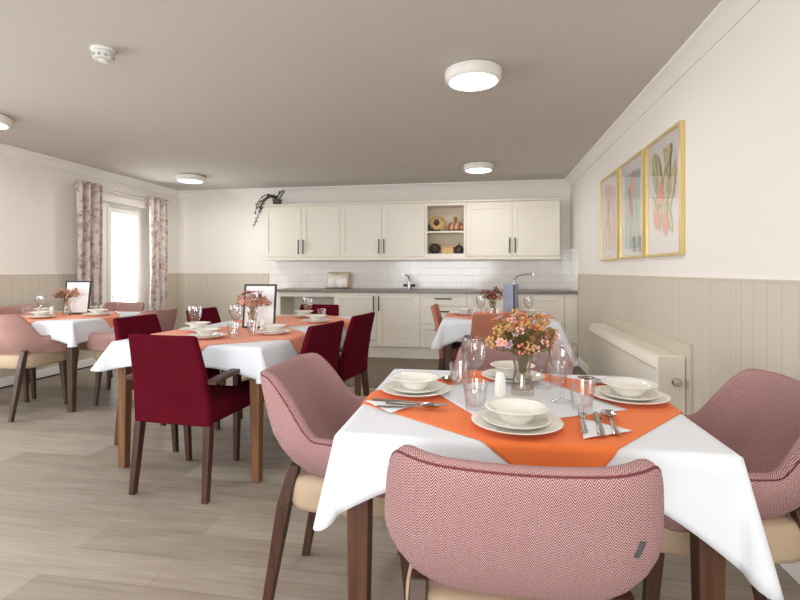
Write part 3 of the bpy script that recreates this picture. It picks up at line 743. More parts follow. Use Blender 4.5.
def tub_chair(fab, pipe, legm, seatm, tagged=False):
    r = empty('tub_chair')
    half = [(0, -.205), (.08, -.203), (.155, -.193), (.208, -.16), (.238, -.10), (.254, -.03), (.262, .06), (.264, .15), (.262, .215)]
    full = [(-x, y) for x, y in half[::-1]][:-1] + half
    P = catmull(full, 5)
    L = [0]
    for a, b in zip(P, P[1:]): L.append(L[-1] + math.hypot(b[0] - a[0], b[1] - a[1]))
    Lm = L[-1] / 2; T = .046
    bm = new_bm(); uvl = bm.loops.layers.uv.new('uv'); rings = []; seam = []
    NP = len(P)
    for i, (x, y) in enumerate(P):
        a = P[max(i - 1, 0)]; b = P[min(i + 1, NP - 1)]
        tx, ty = b[0] - a[0], b[1] - a[1]; l = math.hypot(tx, ty); nx, ny = ty / l, -tx / l      # outward
        s = abs(L[i] - Lm)
        back = 1 - smooth(.12, .44, s)
        zt = .640 + .185 * (1 - smooth(.21, .325, s)) - .006 * (1 - smooth(0, .22, s))
        zb = .478
        end = smooth(Lm - .05, Lm, s)
        th = T * (1 - .45 * end); zt -= .028 * end; zb += .02 * end
        h = zt - zb
        lean = .105 * back / .32; flare = .10 * (1 - back)
        loop = []
        ro = th / 2
        sec = []
        for k in range(8): sec.append((ro, zb + .012 + (h - .012 - ro) * k / 7))
        for k in range(1, 6):
            q = PI * k / 6; sec.append((ro * math.cos(q), zt - ro + ro * math.sin(q) * 1.0))
        for k in range(7, -1, -1): sec.append((-ro, zb + .012 + (h - .012 - ro) * k / 7))
        sec.append((-ro * .6, zb)); sec.append((ro * .6, zb))
        vv = 0; pv = None
        for (o_, z) in sec:
            dz = z - .5
            bul = .022 * math.sin(PI * max(0, min(1, (z - zb) / h))) * (1 if o_ > 0 else .55)
            off = o_ + flare * dz + bul * .6 - .055 * max(0, (.64 - z) / .14) ** 2 * (1 - smooth(.3, .5, s))
            lx = x + nx * off; ly = y + ny * off - lean * dz
            # the shell draws in towards its lower rear corners
            if pv is not None: vv += math.hypot(o_ - pv[0], z - pv[1])
            pv = (o_, z)
            loop.append((bm.verts.new((lx, ly, z)), L[i], vv))
        rings.append(loop)
        if abs(L[i] - Lm - .165) < .018: tagpos = (loop[4][0].co.copy(), math.atan2(ny, nx))
        o_, z = ro * .80, zt - ro * .42; dz = z - .5
        bul = .022 * math.sin(PI * (z - zb) / h); off = o_ + flare * dz + bul * .6
        seam.append((x + nx * off, y + ny * off - lean * dz, z))
    path_uv(rings, bm, uvl)
    for rg in (rings[0], rings[-1]):
        vs = [q[0] for q in rg]; bm.faces.new(vs)
    finish('back_shell', bm, fab, r, angle=1.2)
    # seam: over the rim and down the arm fronts
    bm = new_bm(); tube(bm, seam, .0024, 6); finish('piping', bm, pipe, r)
    # seat cushion: rounded block
    bm = new_bm(); rings = []
    for z, k in ((.385, .93), (.392, .975), (.41, 1.0), (.455, 1.0), (.478, .985), (.492, .95), (.50, .86), (.503, .6)):
        ring = []
        for i in range(40):
            a = 2 * PI * i / 40; ca, sa = math.cos(a), math.sin(a); e = .42
            ring.append(bm.verts.new((.236 * k * abs(ca) ** e * (1 if ca > 0 else -1), .02 + .235 * k * abs(sa) ** e * (1 if sa > 0 else -1), z)))
        rings.append(ring)
    for a, b in zip(rings, rings[1:]):
        for i in range(40): bm.faces.new((a[i], a[(i + 1) % 40], b[(i + 1) % 40], b[i]))
    bm.faces.new(rings[0][::-1]); bm.faces.new(rings[-1])
    finish('seat', bm, seatm, r, angle=1.2)
    for s in (-1, 1):
        bm = new_bm(); bar(bm, (s * .195, -.175, .53), (s * .198, -.210, .40), .036, .036, .042, .044); bar(bm, (s * .198, -.210, .402), (s * .192, -.285, 0), .042, .044, .026, .03)
        finish('leg', bm, legm, r, bevel=.004)
        bm = new_bm(); bar(bm, (s * .19, .18, .40), (s * .2, .215, 0), .042, .042, .026, .026); finish('leg', bm, legm, r, bevel=.004)
    if tagged:
        bm = new_bm(); box(bm, -.006, .006, -.003, .003, -.016, .016)
        bm.transform(Matrix.Translation(tagpos[0]) @ Matrix.Rotation(tagpos[1] + PI / 2, 4, 'Z') @ Matrix.Rotation(.25, 4, 'X') @ Matrix.Rotation(.25, 4, 'Y'))
        o = finish('fabric_tag', bm, 'grey_tag', r, bevel=.001)
    return r

def square_chair(fab, legm):
    r = empty('dining_chair')
    # back slab with a slight lean and taper
    bm = new_bm(); rings = []
    for z, y, w in ((.37, -.205, .225), (.45, -.208, .225), (.55, -.222, .219), (.65, -.243, .211), (.75, -.268, .202), (.82, -.288, .195), (.84, -.294, .191)):
        t = .05 - .012 * smooth(.4, .85, z); row = []
        for sx, sy in ((-1, 0), (-.5, -.012), (0, -.016), (.5, -.012), (1, 0)): row.append((sx * w, y - t / 2 + sy * .0 - .010 * (1 - sx * sx) * 0, z))
        for sx in (1, .5, 0, -.5, -1): row.append((sx * w, y + t / 2 - .014 * (1 - sx * sx), z))
        rings.append([bm.verts.new(p) for p in row])
    for a, b in zip(rings, rings[1:]):
        n = len(a)
        for i in range(n): bm.faces.new((a[i], a[(i + 1) % n], b[(i + 1) % n], b[i]))
    bm.faces.new(rings[0][::-1]); bm.faces.new(rings[-1]); finish('backrest', bm, fab, r, bevel=.012, seg=3, angle=.9)
    bm = new_bm(); box(bm, -.215, .215, -.18, .25, .37, .47); finish('seat', bm, fab, r, bevel=.022, seg=3, angle=.9)
    for s in (-1, 1):
        bm = new_bm(); bar(bm, (s * .205, -.205, .375), (s * .215, -.245, 0), .04, .045, .03, .032); finish('leg', bm, legm, r, bevel=.003)
        bm = new_bm(); bar(bm, (s * .238, .2, .60), (s * .236, .2, .37), .032, .04); bar(bm, (s * .236, .2, .372), (s * .225, .215, 0), .036, .04, .028, .028); finish('leg', bm, legm, r, bevel=.003)
        bm = new_bm(); pts = [(-.235, .60), (-.1, .615), (.1, .618), (.25, .605)]
        for (y0, z0), (y1, z1) in zip(pts, pts[1:]):
            A = [bm.verts.new((s * .242 + dx, y0, z0 + dz)) for dx, dz in ((-.025, -.013), (.025, -.013), (.025, .013), (-.025, .013))]
            B = [bm.verts.new((s * .242 + dx, y1, z1 + dz)) for dx, dz in ((-.025, -.013), (.025, -.013), (.025, .013), (-.025, .013))]
            for i in range(4): bm.faces.new((A[i], A[(i + 1) % 4], B[(i + 1) % 4], B[i]))
            if y0 == -.235: bm.faces.new(A)
            if y1 == .25: bm.faces.new(B)
        bmesh.ops.remove_doubles(bm, verts=bm.verts, dist=1e-5); finish('arm', bm, legm, r, bevel=.004)
    return r
R_ = {'N': 0, 'S': PI, 'E': -PI / 2, 'W': PI / 2}      # the way the chair faces: N away from the camera
G1 = 'herringbone tub chairs round the near table'
TUB = Proto(lambda: tub_chair('herring', 'piping', 'walnut', 'vinyl'))
fc = tub_chair('herring', 'piping', 'walnut', 'vinyl', True); fc.location = (.070, 1.19, 0); fc.scale = (1.03, 1, 1); tag(fc, 'herringbone tub chair in front with its back to the camera and a grey tag', 'chair', G1)
TUB.put((-.43, 1.72, 0), R_['E'], 'herringbone tub chair at the left side of the near orange topped table', 'chair', G1)
TUB.put((.655, 1.66, 0), R_['W'], 'herringbone tub chair in front of the cream wall heater', 'chair', G1)
TUB.put((.13, 2.06, 0), R_['S'], 'herringbone tub chair facing the camera behind the near bouquet', 'chair', G1)
MAU = Proto(lambda: tub_chair('mauve', 'piping_mauve', 'darkleg', 'vinyl'))
G2 = 'mauve tub chairs round the window table'
MAU.put((-3.77, 3.50, 0), R_['N'], 'mauve tub chair with its back to us at the window table, cut by the edge', 'chair', G2)
MAU.put((-3.08, 3.93, 0), R_['W'], 'mauve tub chair between the window table and the burgundy chairs', 'chair', G2)
MAU.put((-3.80, 4.45, 0), R_['S'], 'mauve tub chair in front of the window behind its table', 'chair', G2)
MAU.put((-4.22, 4.02, 0), R_['E'], 'mauve tub chair against the left wall boarding', 'chair', G2)

# middle table frame
MO = Vector((-1.665, 2.52, 0)); MR = -math.radians(4)
def mp(x, y, z=0.):
    return (MO.x + x * math.cos(MR) - y * math.sin(MR), MO.y + x * math.sin(MR) + y * math.cos(MR), z)
BUR = Proto(lambda: square_chair('burgundy', 'walnut'))
G3 = 'burgundy chairs round the long table'
for x, y, d, lb_ in ((.10, .0, 'N', 'burgundy armchair at the near end of the long table, back to the camera'), (.405, .47, 'W', 'nearer burgundy armchair on the right side of the long table'),
                     (.42, 1.13, 'W', 'farther burgundy armchair on the right of the long table, before the cupboards'), (-.52, .55, 'E', 'burgundy armchair on the left side of the long table, next to the mauve chair'),
                     (-.50, 1.27, 'E', 'small dark burgundy chair behind a goblet on the far left of the long table'), (-.02, 1.70, 'S', 'burgundy chair at the far end of the long table, facing us')):
    BUR.put(mp(x, y), R_[d] + MR - ((.16 if y < 1 else .09) if d == 'W' else 0), lb_, 'chair', G3)
TER = Proto(lambda: square_chair('terracotta', 'walnut'))
TER.put((.115, 4.07, 0), 0, 'terracotta chair with its back to us in front of the kitchen table', 'chair', 'terracotta chairs at the kitchen table')
TER.put((-.16, 4.62, 0), R_['E'], 'terracotta chair seen side on at the left of the kitchen table', 'chair', 'terracotta chairs at the kitchen table')

# ------------------------------------------------------------------ tables
TZ = .745
def table(cx, cy, w, d, rz, mat, legm, label, lw=.062):
    r = empty('dining_table', (cx, cy, 0), rz); tag(r, label, 'table')
    bm = new_bm(); box(bm, -w / 2, w / 2, -d / 2, d / 2, TZ - .026, TZ); finish('tabletop', bm, mat, r, bevel=.003)
    bm = new_bm(); a, b = w / 2 - .03, d / 2 - .03
    for q in ((-a + .04, a - .04, -b, -b + .02), (-a + .04, a - .04, b - .02, b), (-a, -a + .02, -b + .04, b - .04), (a - .02, a, -b + .04, b - .04)): box(bm, *q, TZ - .09, TZ - .0265)
    finish('apron', bm, mat, r, bevel=.002)
    for sx in (-1, 1):
        for sy in (-1, 1):
            bm = new_bm(); x, y = sx * (w / 2 - .012 - lw / 2), sy * (d / 2 - .012 - lw / 2)
            bar(bm, (x, y, TZ - .0265), (x + sx * .004, y + sy * .004, 0), lw, lw, lw * .72, lw * .72); finish('leg', bm, legm, r, bevel=.004)
    return r
NT_ = (.10, 1.62, .92, .82, 0.)
table(*NT_, 'walnut_mid', 'walnut_mid', 'dark wooden dining table nearest the camera under a white cloth')
M1 = mp(0, .452); M2 = mp(0, 1.372)
MM = mp(0, .912)
table(MM[0], MM[1], .95, 1.82, MR, 'oak', 'oak', 'long brown oak dining table in the middle, ringed by burgundy chairs')
LT = (-3.775, 3.965, .95, .95, 0.)
table(*LT, 'darkleg', 'darkleg', 'dark wooden dining table by the window')
FT = (.135, 4.585, .93, .93, 0.)
table(*FT, 'walnut_mid', 'walnut_mid', 'wooden dining table in front of the kitchen units')

def cloth(name, T, size, rot, off, lift, mat, label, cat, flare0=.04, flare1=.38, N=72, wob=.006, group=None, ov=None, reach=.30):
    """drape a rectangular cloth over table T; size (sx, sy), rot and off in table space"""
    cx, cy, w, d, rz = T; hw, hd = w / 2 + .002 + lift, d / 2 + .002 + lift
    bm = new_bm(); g = []; rnd = random.Random(hash(label) % 1000 if False else len(label))
    ph = [rnd.uniform(0, 6) for _ in range(4)]
    c, s = math.cos(rot), math.sin(rot); Z = TZ + .0015 + lift; rr = .012
    for j in range(N + 1):
        row = []
        for i in range(N + 1):
            a = (i / N - .5) * size[0]; b = (j / N - .5) * size[1]
            u = a * c - b * s + off[0]; v = a * s + b * c + off[1]
            px = max(-hw, min(hw, u)); py = max(-hd, min(hd, v)); dx, dy = u - px, v - py; dl = math.hypot(dx, dy)
            if dl < 1e-6:
                row.append(bm.verts.new((u, v, Z))); continue
            nx, ny = dx / dl, dy / dl
            cr = abs(2 * nx * ny)
            if ov:
                lr = ov[0] if u < 0 else ov[1]; fb = ov[2] if v < 0 else ov[3]; Lc = math.hypot(lr, fb)
                if abs(dx) > 1e-6 and abs(dy) > 1e-6:
                    hem = min(fb / max(abs(ny), 1e-6), lr / max(abs(nx), 1e-6)); dl *= Lc * (.86 + .14 * cr) / hem
                else:
                    if abs(dy) > abs(dx): own, dist = fb, hw - abs(px)
                    else: own, dist = lr, hd - abs(py)
                    if own > .03: dl *= 1 + (.86 * Lc / own - 1) * max(0, 1 - dist / reach) ** 1.5
            fl = flare0 + (flare1 - flare0) * cr ** .8
            al = px if abs(ny) > abs(nx) else py
            fl += wob * 6 * math.sin(9 * al + ph[0]) * (1 - cr) * .35 + wob * 3 * math.sin(21 * al + ph[1]) * (1 - cr) * .3
            # quarter-round at the table edge, then straight down with a flare
            arc = rr * (PI / 2)
            if dl < arc:
                t = dl / rr; o_ = rr * math.sin(t); dz = rr * (1 - math.cos(t))
            else:
                e = dl - arc; o_ = rr + e * math.sin(fl); dz = rr + e * math.cos(fl)
            row.append(bm.verts.new((px + nx * o_, py + ny * o_, Z - dz)))
        g.append(row)
    for j in range(N):
        for i in range(N): bm.faces.new((g[j][i], g[j][i + 1], g[j + 1][i + 1], g[j + 1][i]))
    o = finish(name, bm, mat, solid=.0016, angle=1.5); o.location = (cx, cy, 0); o.rotation_euler = (0, 0, rz)
    tag(o, label, cat, group); return o
def span(l, r, f, b, T):
    w, d = T[2], T[3]
    return dict(ov=(l, r, f, b), size=(w + l + r, d + f + b), rot=0., off=((r - l) / 2, (b - f) / 2))
cloth('tablecloth', NT_, **span(.23, .29, .09, .16, NT_), lift=0, mat='cloth_white', label='white tablecloth hanging in pointed corners on the near table', cat='tablecloth', flare0=.03, flare1=.26, N=110)
cloth('table_overlay', NT_, (.80, .80), math.radians(-37.5), (.02, -.01), .003, 'cloth_orange', 'bright orange cloth laid diagonally over the near table', 'tablecloth', N=96)
cloth('centre_cloth', NT_, (.45, .45), math.radians(29), (.012, -.004), .006, 'napkin', 'white square cloth at the centre of the near table', 'cloth', N=24)
TM1 = (M1[0], M1[1], .95, .90, MR); TM2 = (M2[0], M2[1], .95, .90, MR)
cloth('tablecloth', TM1, **span(.15, .17, .13, .006, TM1), lift=0, mat='cloth_white', label='white tablecloth on the near half of the long table', cat='tablecloth', flare1=.6)
cloth('tablecloth', TM2, **span(.17, .2, .004, .16, TM2), lift=0, mat='cloth_white', label='white tablecloth on the far half of the long table', cat='tablecloth', flare1=.5)
cloth('table_overlay', TM1, (.88, .88), math.radians(45), (0, .0), .003, 'cloth_coral', 'coral orange cloth over the near half of the long table', 'tablecloth')
cloth('table_overlay', TM2, (.88, .88), math.radians(45), (.0, .0), .003, 'cloth_coral', 'coral orange cloth over the far half of the long table', 'tablecloth')
cloth('tablecloth', LT, **span(.18, .18, .14, .16, LT), lift=0, mat='cloth_white', label='white tablecloth on the table by the window', cat='tablecloth', flare1=.5)
cloth('table_overlay', LT, (.92, .92), math.radians(42), (-.06, -.04), .003, 'cloth_coral', 'coral cloth laid diagonally on the table by the window', 'tablecloth')
cloth('tablecloth', FT, **span(.24, .36, .13, .15, FT), lift=0, mat='cloth_white', label='white tablecloth on the kitchen table behind the terracotta chair', cat='tablecloth', flare1=.5)
cloth('table_overlay', FT, (.9, .9), math.radians(45), (0, .0), .003, 'cloth_coral', 'coral cloth laid on the kitchen table behind the terracotta chair', 'tablecloth')

# ------------------------------------------------------------------ tableware
def mk(name, prof, mat, n=48):
    def f():
        bm = new_bm(); lathe(bm, prof, n); return finish(name, bm, mat, angle=1.0)
    return f
PLATE = Proto(mk('dinner_plate', [(0, 0), (.066, 0), (.07, .004), (.105, .012), (.115, .016), (.117, .018), (.1145, .0195), (.104, .0155), (.072, .009), (.062, .007), (0, .007)], 'china'))
SIDE = Proto(mk('side_plate', [(0, 0), (.046, 0), (.05, .003), (.077, .010), (.085, .014), (.0865, .016), (.084, .017), (.076, .013), (.05, .007), (0, .006)], 'china'))
BOWL = Proto(mk('soup_bowl', [(0, 0), (.030, 0), (.032, .004), (.044, .011), (.058, .028), (.074, .036), (.082, .0395), (.083, .041), (.081, .0425), (.073, .040), (.056, .032), (.051, .024), (.038, .011), (.026, .008), (0, .007)], 'china'))
GOB = Proto(mk('wine_glass', [(0, 0), (.034, 0), (.035, .002), (.02, .006), (.008, .01), (.0048, .02), (.0042, .05), (.005, .07), (.012, .078), (.026, .092), (.036, .115), (.041, .14), (.0422, .16), (.0415, .182), (.0402, .182), (.0408, .16), (.0395, .14), (.034, .115), (.024, .095), (.01, .084), (0, .082)], 'glass', 40))
def tumbler():
    bm = new_bm(); n = 36
    prof = [(0, 0), (.026, 0), (.028, .003), (.030, .012), (.0335, .05), (.0355, .07), (.037, .084), (.0355, .084), (.0335, .07), (.0305, .05), (.0265, .016), (.02, .012), (0, .012)]
    lathe(bm, prof, n)
    for v in bm.verts:
        r_ = math.hypot(v.co.x, v.co.y)
        if r_ > .024 and v.co.z < .06 and v.co.z > .008:
            a = math.atan2(v.co.y, v.co.x); k = 1 - .035 * abs(math.cos(4.5 * a)); v.co.x *= k; v.co.y *= k
    return finish('tumbler', bm, 'glass', angle=.5)
TUM = Proto(tumbler)
def salt():
    r = empty('salt_shaker')
    bm = new_bm(); lathe(bm, [(0, 0), (.021, 0), (.022, .003), (.0155, .066), (.0148, .070), (0, .070)], 10); finish('body', bm, 'china', r, smooth=False)
    bm = new_bm(); lathe(bm, [(.0150, .0705), (.0142, .076), (.009, .080), (0, .081)], 20); finish('cap', bm, 'china', r)
    return r
SALT = Proto(salt)
def vase():
    bm = new_bm(); prof = [(0, 0), (.036, 0), (.038, .004), (.037, .02), (.031, .05), (.0265, .075), (.027, .095), (.033, .115), (.037, .132), (.0352, .132), (.031, .115), (.0248, .095), (.0243, .075), (.028, .05), (.033, .022), (.03, .016), (0, .014)]
    lathe(bm, prof, 24); return finish('vase', bm, 'vaseglass', angle=.4)
VASE = Proto(vase)

def profile_solid(bm, outline, z0f, th):
    """flat symmetrical outline [(y, halfwidth)] along y with height function"""
    A = []
    for y, w in outline:
        z = z0f(y)
        A.append([bm.verts.new(p) for p in ((-w, y, z), (-w * .5, y, z + th), (w * .5, y, z + th), (w, y, z), (w * .5, y, z - th * .4 if z > th * .4 else 0), (-w * .5, y, z - th * .4 if z > th * .4 else 0))])
    for a, b in zip(A, A[1:]):
        for i in range(6): bm.faces.new((a[i], a[(i + 1) % 6], b[(i + 1) % 6], b[i]))
    bm.faces.new(A[0][::-1]); bm.faces.new(A[-1])
def zc(y): return .003 + .010 * smooth(0, .09, y) - .006 * smooth(.10, .16, y)
HANDLE = [(-.095, .007), (-.085, .0085), (-.05, .0065), (0, .004), (.02, .0038)]
def fork():
    r = empty('fork')
    bm = new_bm(); profile_solid(bm, HANDLE + [(.035, .007), (.048, .0118), (.056, .0122)], zc, .0022); finish('handle', bm, 'steel', r)
    for k in range(4):
        bm = new_bm(); x = (k - 1.5) * .0066; bar(bm, (0, 0, 0), (0, 0, .001), .1, .1); bm.free(); bm = new_bm()
        pts = [(x, .054, zc(.056)), (x, .075, zc(.075) - .002), (x, .098, zc(.1) + .001)]; tube(bm, pts, .0016, 6, r1=.001); finish('tine', bm, 'steel', r)
    return r
def knife():
    r = empty('table_knife')
    bm = new_bm(); profile_solid(bm, [(-.105, .007), (-.095, .0095), (-.05, .008), (-.005, .0065)], lambda y: .003, .003); finish('handle', bm, 'steel', r)
    bm = new_bm(); profile_solid(bm, [(-.006, .006), (.01, .0085), (.06, .0098), (.095, .0085), (.11, .003)], lambda y: .0025, .0012); finish('blade', bm, 'steel', r)
    return r
def spoon():
    r = empty('spoon')
    bm = new_bm(); profile_solid(bm, HANDLE + [(.04, .005)], zc, .0022); finish('handle', bm, 'steel', r)
    bm = new_bm(); lathe(bm, [(0, .000), (.010, .001), (.017, .0045), (.0205, .009), (.0215, .0105), (.0205, .0105), (.016, .007), (.009, .0035), (0, .0025)], 24, (0, .066, .001), 1., 1.45); finish('spoon_bowl', bm, 'steel', r)
    return r
FORK, KNIFE, SPOON = Proto(fork), Proto(knife), Proto(spoon)
def napkin():
    bm = new_bm(); N = 10; g = []                 # square folded corner to corner: a triangle
    for j in range(N + 1):
        v = j / N; row = []
        for i in range(N + 1):
            u = i / N
            x = .118 * u; y = (v - .5) * .17 * (1 - u) + .012 * u
            row.append(bm.verts.new((x, y, .0022 + .0016 * math.sin(7 * u + 6 * v) ** 2)))
        g.append(row)
    for j in range(N):
        for i in range(N): bm.faces.new((g[j][i], g[j][i + 1], g[j + 1][i + 1], g[j + 1][i]))
    bmesh.ops.remove_doubles(bm, verts=bm.verts, dist=1e-4)
    return finish('paper_napkin', bm, 'napkin', solid=.0022)
NAP = Proto(napkin)

TT = TZ + .0085                       # upper face of the cloths
def setting(x, y, seat, z=TT):
    PLATE.put((x, y, z), random.uniform(0, 6), 'large white dinner plate ' + seat, 'plate', 'dinner plates')
    SIDE.put((x, y, z + .0072), 0, 'smaller white plate under the bowl ' + seat, 'plate', 'side plates')
    BOWL.put((x, y, z + .0135), 0, 'white rimmed bowl on plates ' + seat, 'bowl', 'soup bowls')
s_front, s_left, s_right, s_far = 'before the front herringbone chair', 'before the left herringbone chair', 'next to the heater on the near table', 'behind the near vase'
setting(.086, 1.312, s_front); setting(-.222, 1.622, s_left); setting(.455, 1.648, s_right); setting(.11, 1.885, s_far)

def cutlery(x, y, ang, seat, fk, kn, sp, nk):
    c, s = math.cos(ang), math.sin(ang)
    def P(dx, dy, dz): return (x + dx * c - dy * s, y + dx * s + dy * c, TT + dz)
    NAP.put(P(*nk[:2], 0), ang + nk[2], 'folded white paper napkin ' + seat, 'napkin', 'paper napkins')
    for pr, v, nm in ((FORK, fk, 'fork'), (KNIFE, kn, 'knife'), (SPOON, sp, 'spoon')):
        pr.put(P(v[0], v[1], .0045), ang + v[2], 'silver ' + nm + ' ' + seat, nm, 'table ' + nm + 's')
cutlery(.29, 1.36, 0, s_front, (-.028, .0, -.157), (.01, -.005, -.145), (.045, .005, -.11), (-.04, -.04, -.14))
cutlery(-.235, 1.462, -PI / 2, s_left, (.018, .04, -.12), (-.02, .0, -.06), (.04, .02, .10), (-.025, -.04, .05))
cutlery(.46, 1.86, PI / 2, s_right, (-.03, .02, .05), (.0, .0, .0), (.03, .02, -.1), (0, 0, .1))
cutlery(-.09, 1.88, PI, s_far, (-.035, .02, .05), (.0, .0, .0), (.035, .02, -.1), (0, 0, .1))
for x, y, nm in ((-.03, 1.67, 'clear wine glass left of the near bouquet'), (.243, 1.585, 'clear wine glass right of the near vase, beside the heater end bowl'), (.20, 1.76, 'clear wine glass partly behind the near vase'), (-.02, 1.86, 'clear wine glass farthest back at the left of the near table')):
    if nm.endswith('near table'): continue
    GOB.put((x, y, TT), random.uniform(0, 6), nm, 'glass', 'wine glasses on the near table')
for x, y, nm in ((-.022, 1.452, 'clear tumbler just left of the front soup bowl'), (-.082, 1.74, 'clear tumbler beside the left wine glass and left soup bowl'), (.286, 1.50, 'clear tumbler behind the front fork'), (.26, 1.80, 'clear tumbler behind the right wine glass')):
    TUM.put((x, y, TT), random.uniform(0, 6), nm, 'glass', 'tumblers on the near table')
SALT.put((.056, 1.625, TT), .1, 'white china salt shaker left of the near vase', 'salt shaker')
VASE.put((.128, 1.665, TT), 0, 'clear waisted glass vase on the near table', 'vase')

# flowers
def petal_flower(mat, cmat, R, n=6, tilt=.35):
    bm = new_bm()
    for lay, (rr, tl, off) in enumerate(((1.0, tilt, 0), (.65, tilt + .5, .5))):
        for k in range(n):
            a = 2 * PI * (k + off) / n; d = Vector((math.cos(a), math.sin(a), 0)); s = Vector((-math.sin(a), math.cos(a), 0)); L = R * rr
            up = Vector((0, 0, 1))
            p = [d * L * .1, d * L * .55 * math.cos(tl) + up * L * .5 * math.sin(tl) + s * L * .33, d * L * math.cos(tl) + up * L * math.sin(tl), d * L * .55 * math.cos(tl) + up * L * .5 * math.sin(tl) - s * L * .33]
            V = [bm.verts.new(q) for q in p]; c = bm.verts.new(d * L * .55 * math.cos(tl) + up * L * .36 * math.sin(tl))
            for i in range(4): bm.faces.new((V[i], V[(i + 1) % 4], c)).material_index = 0
    nf = len(bm.faces); sphere(bm, (0, 0, R * .12), R * .2, 6, 4)
    bm.faces.ensure_lookup_table()
    for f in bm.faces[nf:]: f.material_index = 1
    me_o = finish('flower', bm, [mat, cmat]); return me_o
def berry_cluster(mat, R, n=9, seed=1):
    rn = random.Random(seed); bm = new_bm()
    for k in range(n): sphere(bm, (rn.uniform(-R, R), rn.uniform(-R, R), rn.uniform(-R * .6, R * .8)), R * rn.uniform(.26, .38), 6, 5)
    return finish('flower', bm, mat)
def bouquet(loc, label, R, H, z0, kinds, count, seed, leafn=90, squash=1.0):
    """z0: height of the vase mouth above loc, flowers in a dome of radius R reaching H above the mouth"""
    rn = random.Random(seed); random.seed(seed)
    root = empty('flower_bouquet', loc); tag(root, label, 'flowers')
    protos = []
    for kd in kinds:
        if kd[0] == 'p': protos.append(petal_flower(kd[1], 'petal_mustard', kd[2]))
        else: protos.append(berry_cluster(kd[1], kd[2], kd[3], rn.randint(0, 99)))
    used = set(); sb = new_bm(); lb = new_bm()
    for k in range(count):
        i = rn.randrange(len(protos)) if k >= len(protos) else k
        u = rn.random(); th = 2 * PI * (k * .618 + rn.uniform(-.05, .05)); el = math.acos(1 - u * 1.12) if u < .95 else 1.5
        rad = (.62 + .48 * rn.random())
        d = Vector((math.sin(el) * math.cos(th), math.sin(el) * math.sin(th), math.cos(el)))
        p = Vector((d.x * R * rad, d.y * R * rad, z0 + H * .26 + d.z * H * .70 * rad))
        if i not in used: f = protos[i]; used.add(i)
        else: f = protos[i].copy(); COL.objects.link(f)
        f.parent = root; f.location = p
        dd = (d + Vector((0, -.25, .35))).normalized(); f.rotation_mode = 'QUATERNION'; f.rotation_quaternion = dd.to_track_quat('Z', 'Y')
        s_ = rn.uniform(.75, 1.15); f.scale = (s_, s_, s_)
        P = catmull([(rn.uniform(-.01, .01), rn.uniform(-.01, .01), z0 * .8), (p.x * .45, p.y * .45, z0 + (p.z - z0) * .45), tuple(p)], 3) if k % 4 else catmull([(rn.uniform(-.01, .01), rn.uniform(-.01, .01), .02), (d.x * .015, d.y * .015, z0 * .75), (p.x * .45, p.y * .45, z0 + (p.z - z0) * .45), tuple(p)], 3)
        tube(sb, P, .0016, 5)
    for k in range(leafn):
        th = rn.uniform(0, 2 * PI); q = rn.random() ** .6; hh = rn.random()
        p = Vector((math.cos(th) * R * q * .8, math.sin(th) * R * q * .8, z0 + .0 + H * (.1 + .62 * hh) * (.5 + .5 * q)))
        leaf(lb, p, (math.cos(th) + rn.uniform(-.5, .5), math.sin(th) + rn.uniform(-.5, .5), rn.uniform(-.2, 1.0)), rn.uniform(.03, .05) * R / .15, rn.uniform(.006, .011) * R / .15)
    for o_ in protos:
        if o_.parent is None: bpy.data.objects.remove(o_)
    finish('stem', sb, 'foliage', root); finish('foliage', lb, 'foliage', root, smooth=False)
    return root
bouquet((.128, 1.665, TT + .012), 'mixed coral, mustard, white and lilac bouquet in the near vase', .108, .150, .116,
        [('b', 'petal_mustard', .014, 14), ('p', 'petal_pink', .019), ('p', 'petal_white', .020), ('b', 'petal_coral', .014, 12), ('p', 'petal_lilac', .018), ('b', 'petal_tan', .014, 12), ('b', 'petal_mustard', .012, 13), ('p', 'petal_orange', .018), ('b', 'petal_orange', .011, 11), ('b', 'petal_mustard', .015, 13), ('p', 'petal_coral', .017), ('b', 'petal_pink', .012, 12)], 92, 5, 260)

# ------------------------------------------------------------------ things on the other tables
def menu_frame(loc, rz, label):
    r = empty('framed_menu', loc, rz); tag(r, label, 'picture frame', 'framed menus on the tables')
    W, H = .235, .315; tl = Matrix.Rotation(-.16, 4, 'X')
    bm = new_bm()
    for b in ((-W / 2, -W / 2 + .013, -.008, .008, 0, H), (W / 2 - .013, W / 2, -.008, .008, 0, H), (-W / 2 + .013, W / 2 - .013, -.008, .008, 0, .013), (-W / 2 + .013, W / 2 - .013, -.008, .008, H - .013, H)): box(bm, *b)
    bm.transform(tl); finish('frame', bm, 'black', r, bevel=.002)
    bm = new_bm(); box(bm, -W / 2 + .013, W / 2 - .013, -.003, .003, .013, H - .013); bm.transform(tl); finish('menu_sheet', bm, 'paper', r, smooth=False)
    bm = new_bm(); A = [(-.03, .006, .2), (.03, .006, .2), (.04, .10, .0), (-.04, .10, .0)]
    for dy in (0, .004): pass
    va = [bm.verts.new((x, y + (.032 if z > .1 else 0), z)) for x, y, z in A]; bm.faces.new(va); finish('easel_back', bm, 'black', r, solid=.004)
    return r
fmx = menu_frame((-1.575, 3.27, TT), .12, 'black framed menu behind the flowers on the long table')
fml = menu_frame((-3.80, 4.06, TT), .22, 'black framed menu behind the flowers on the window table')

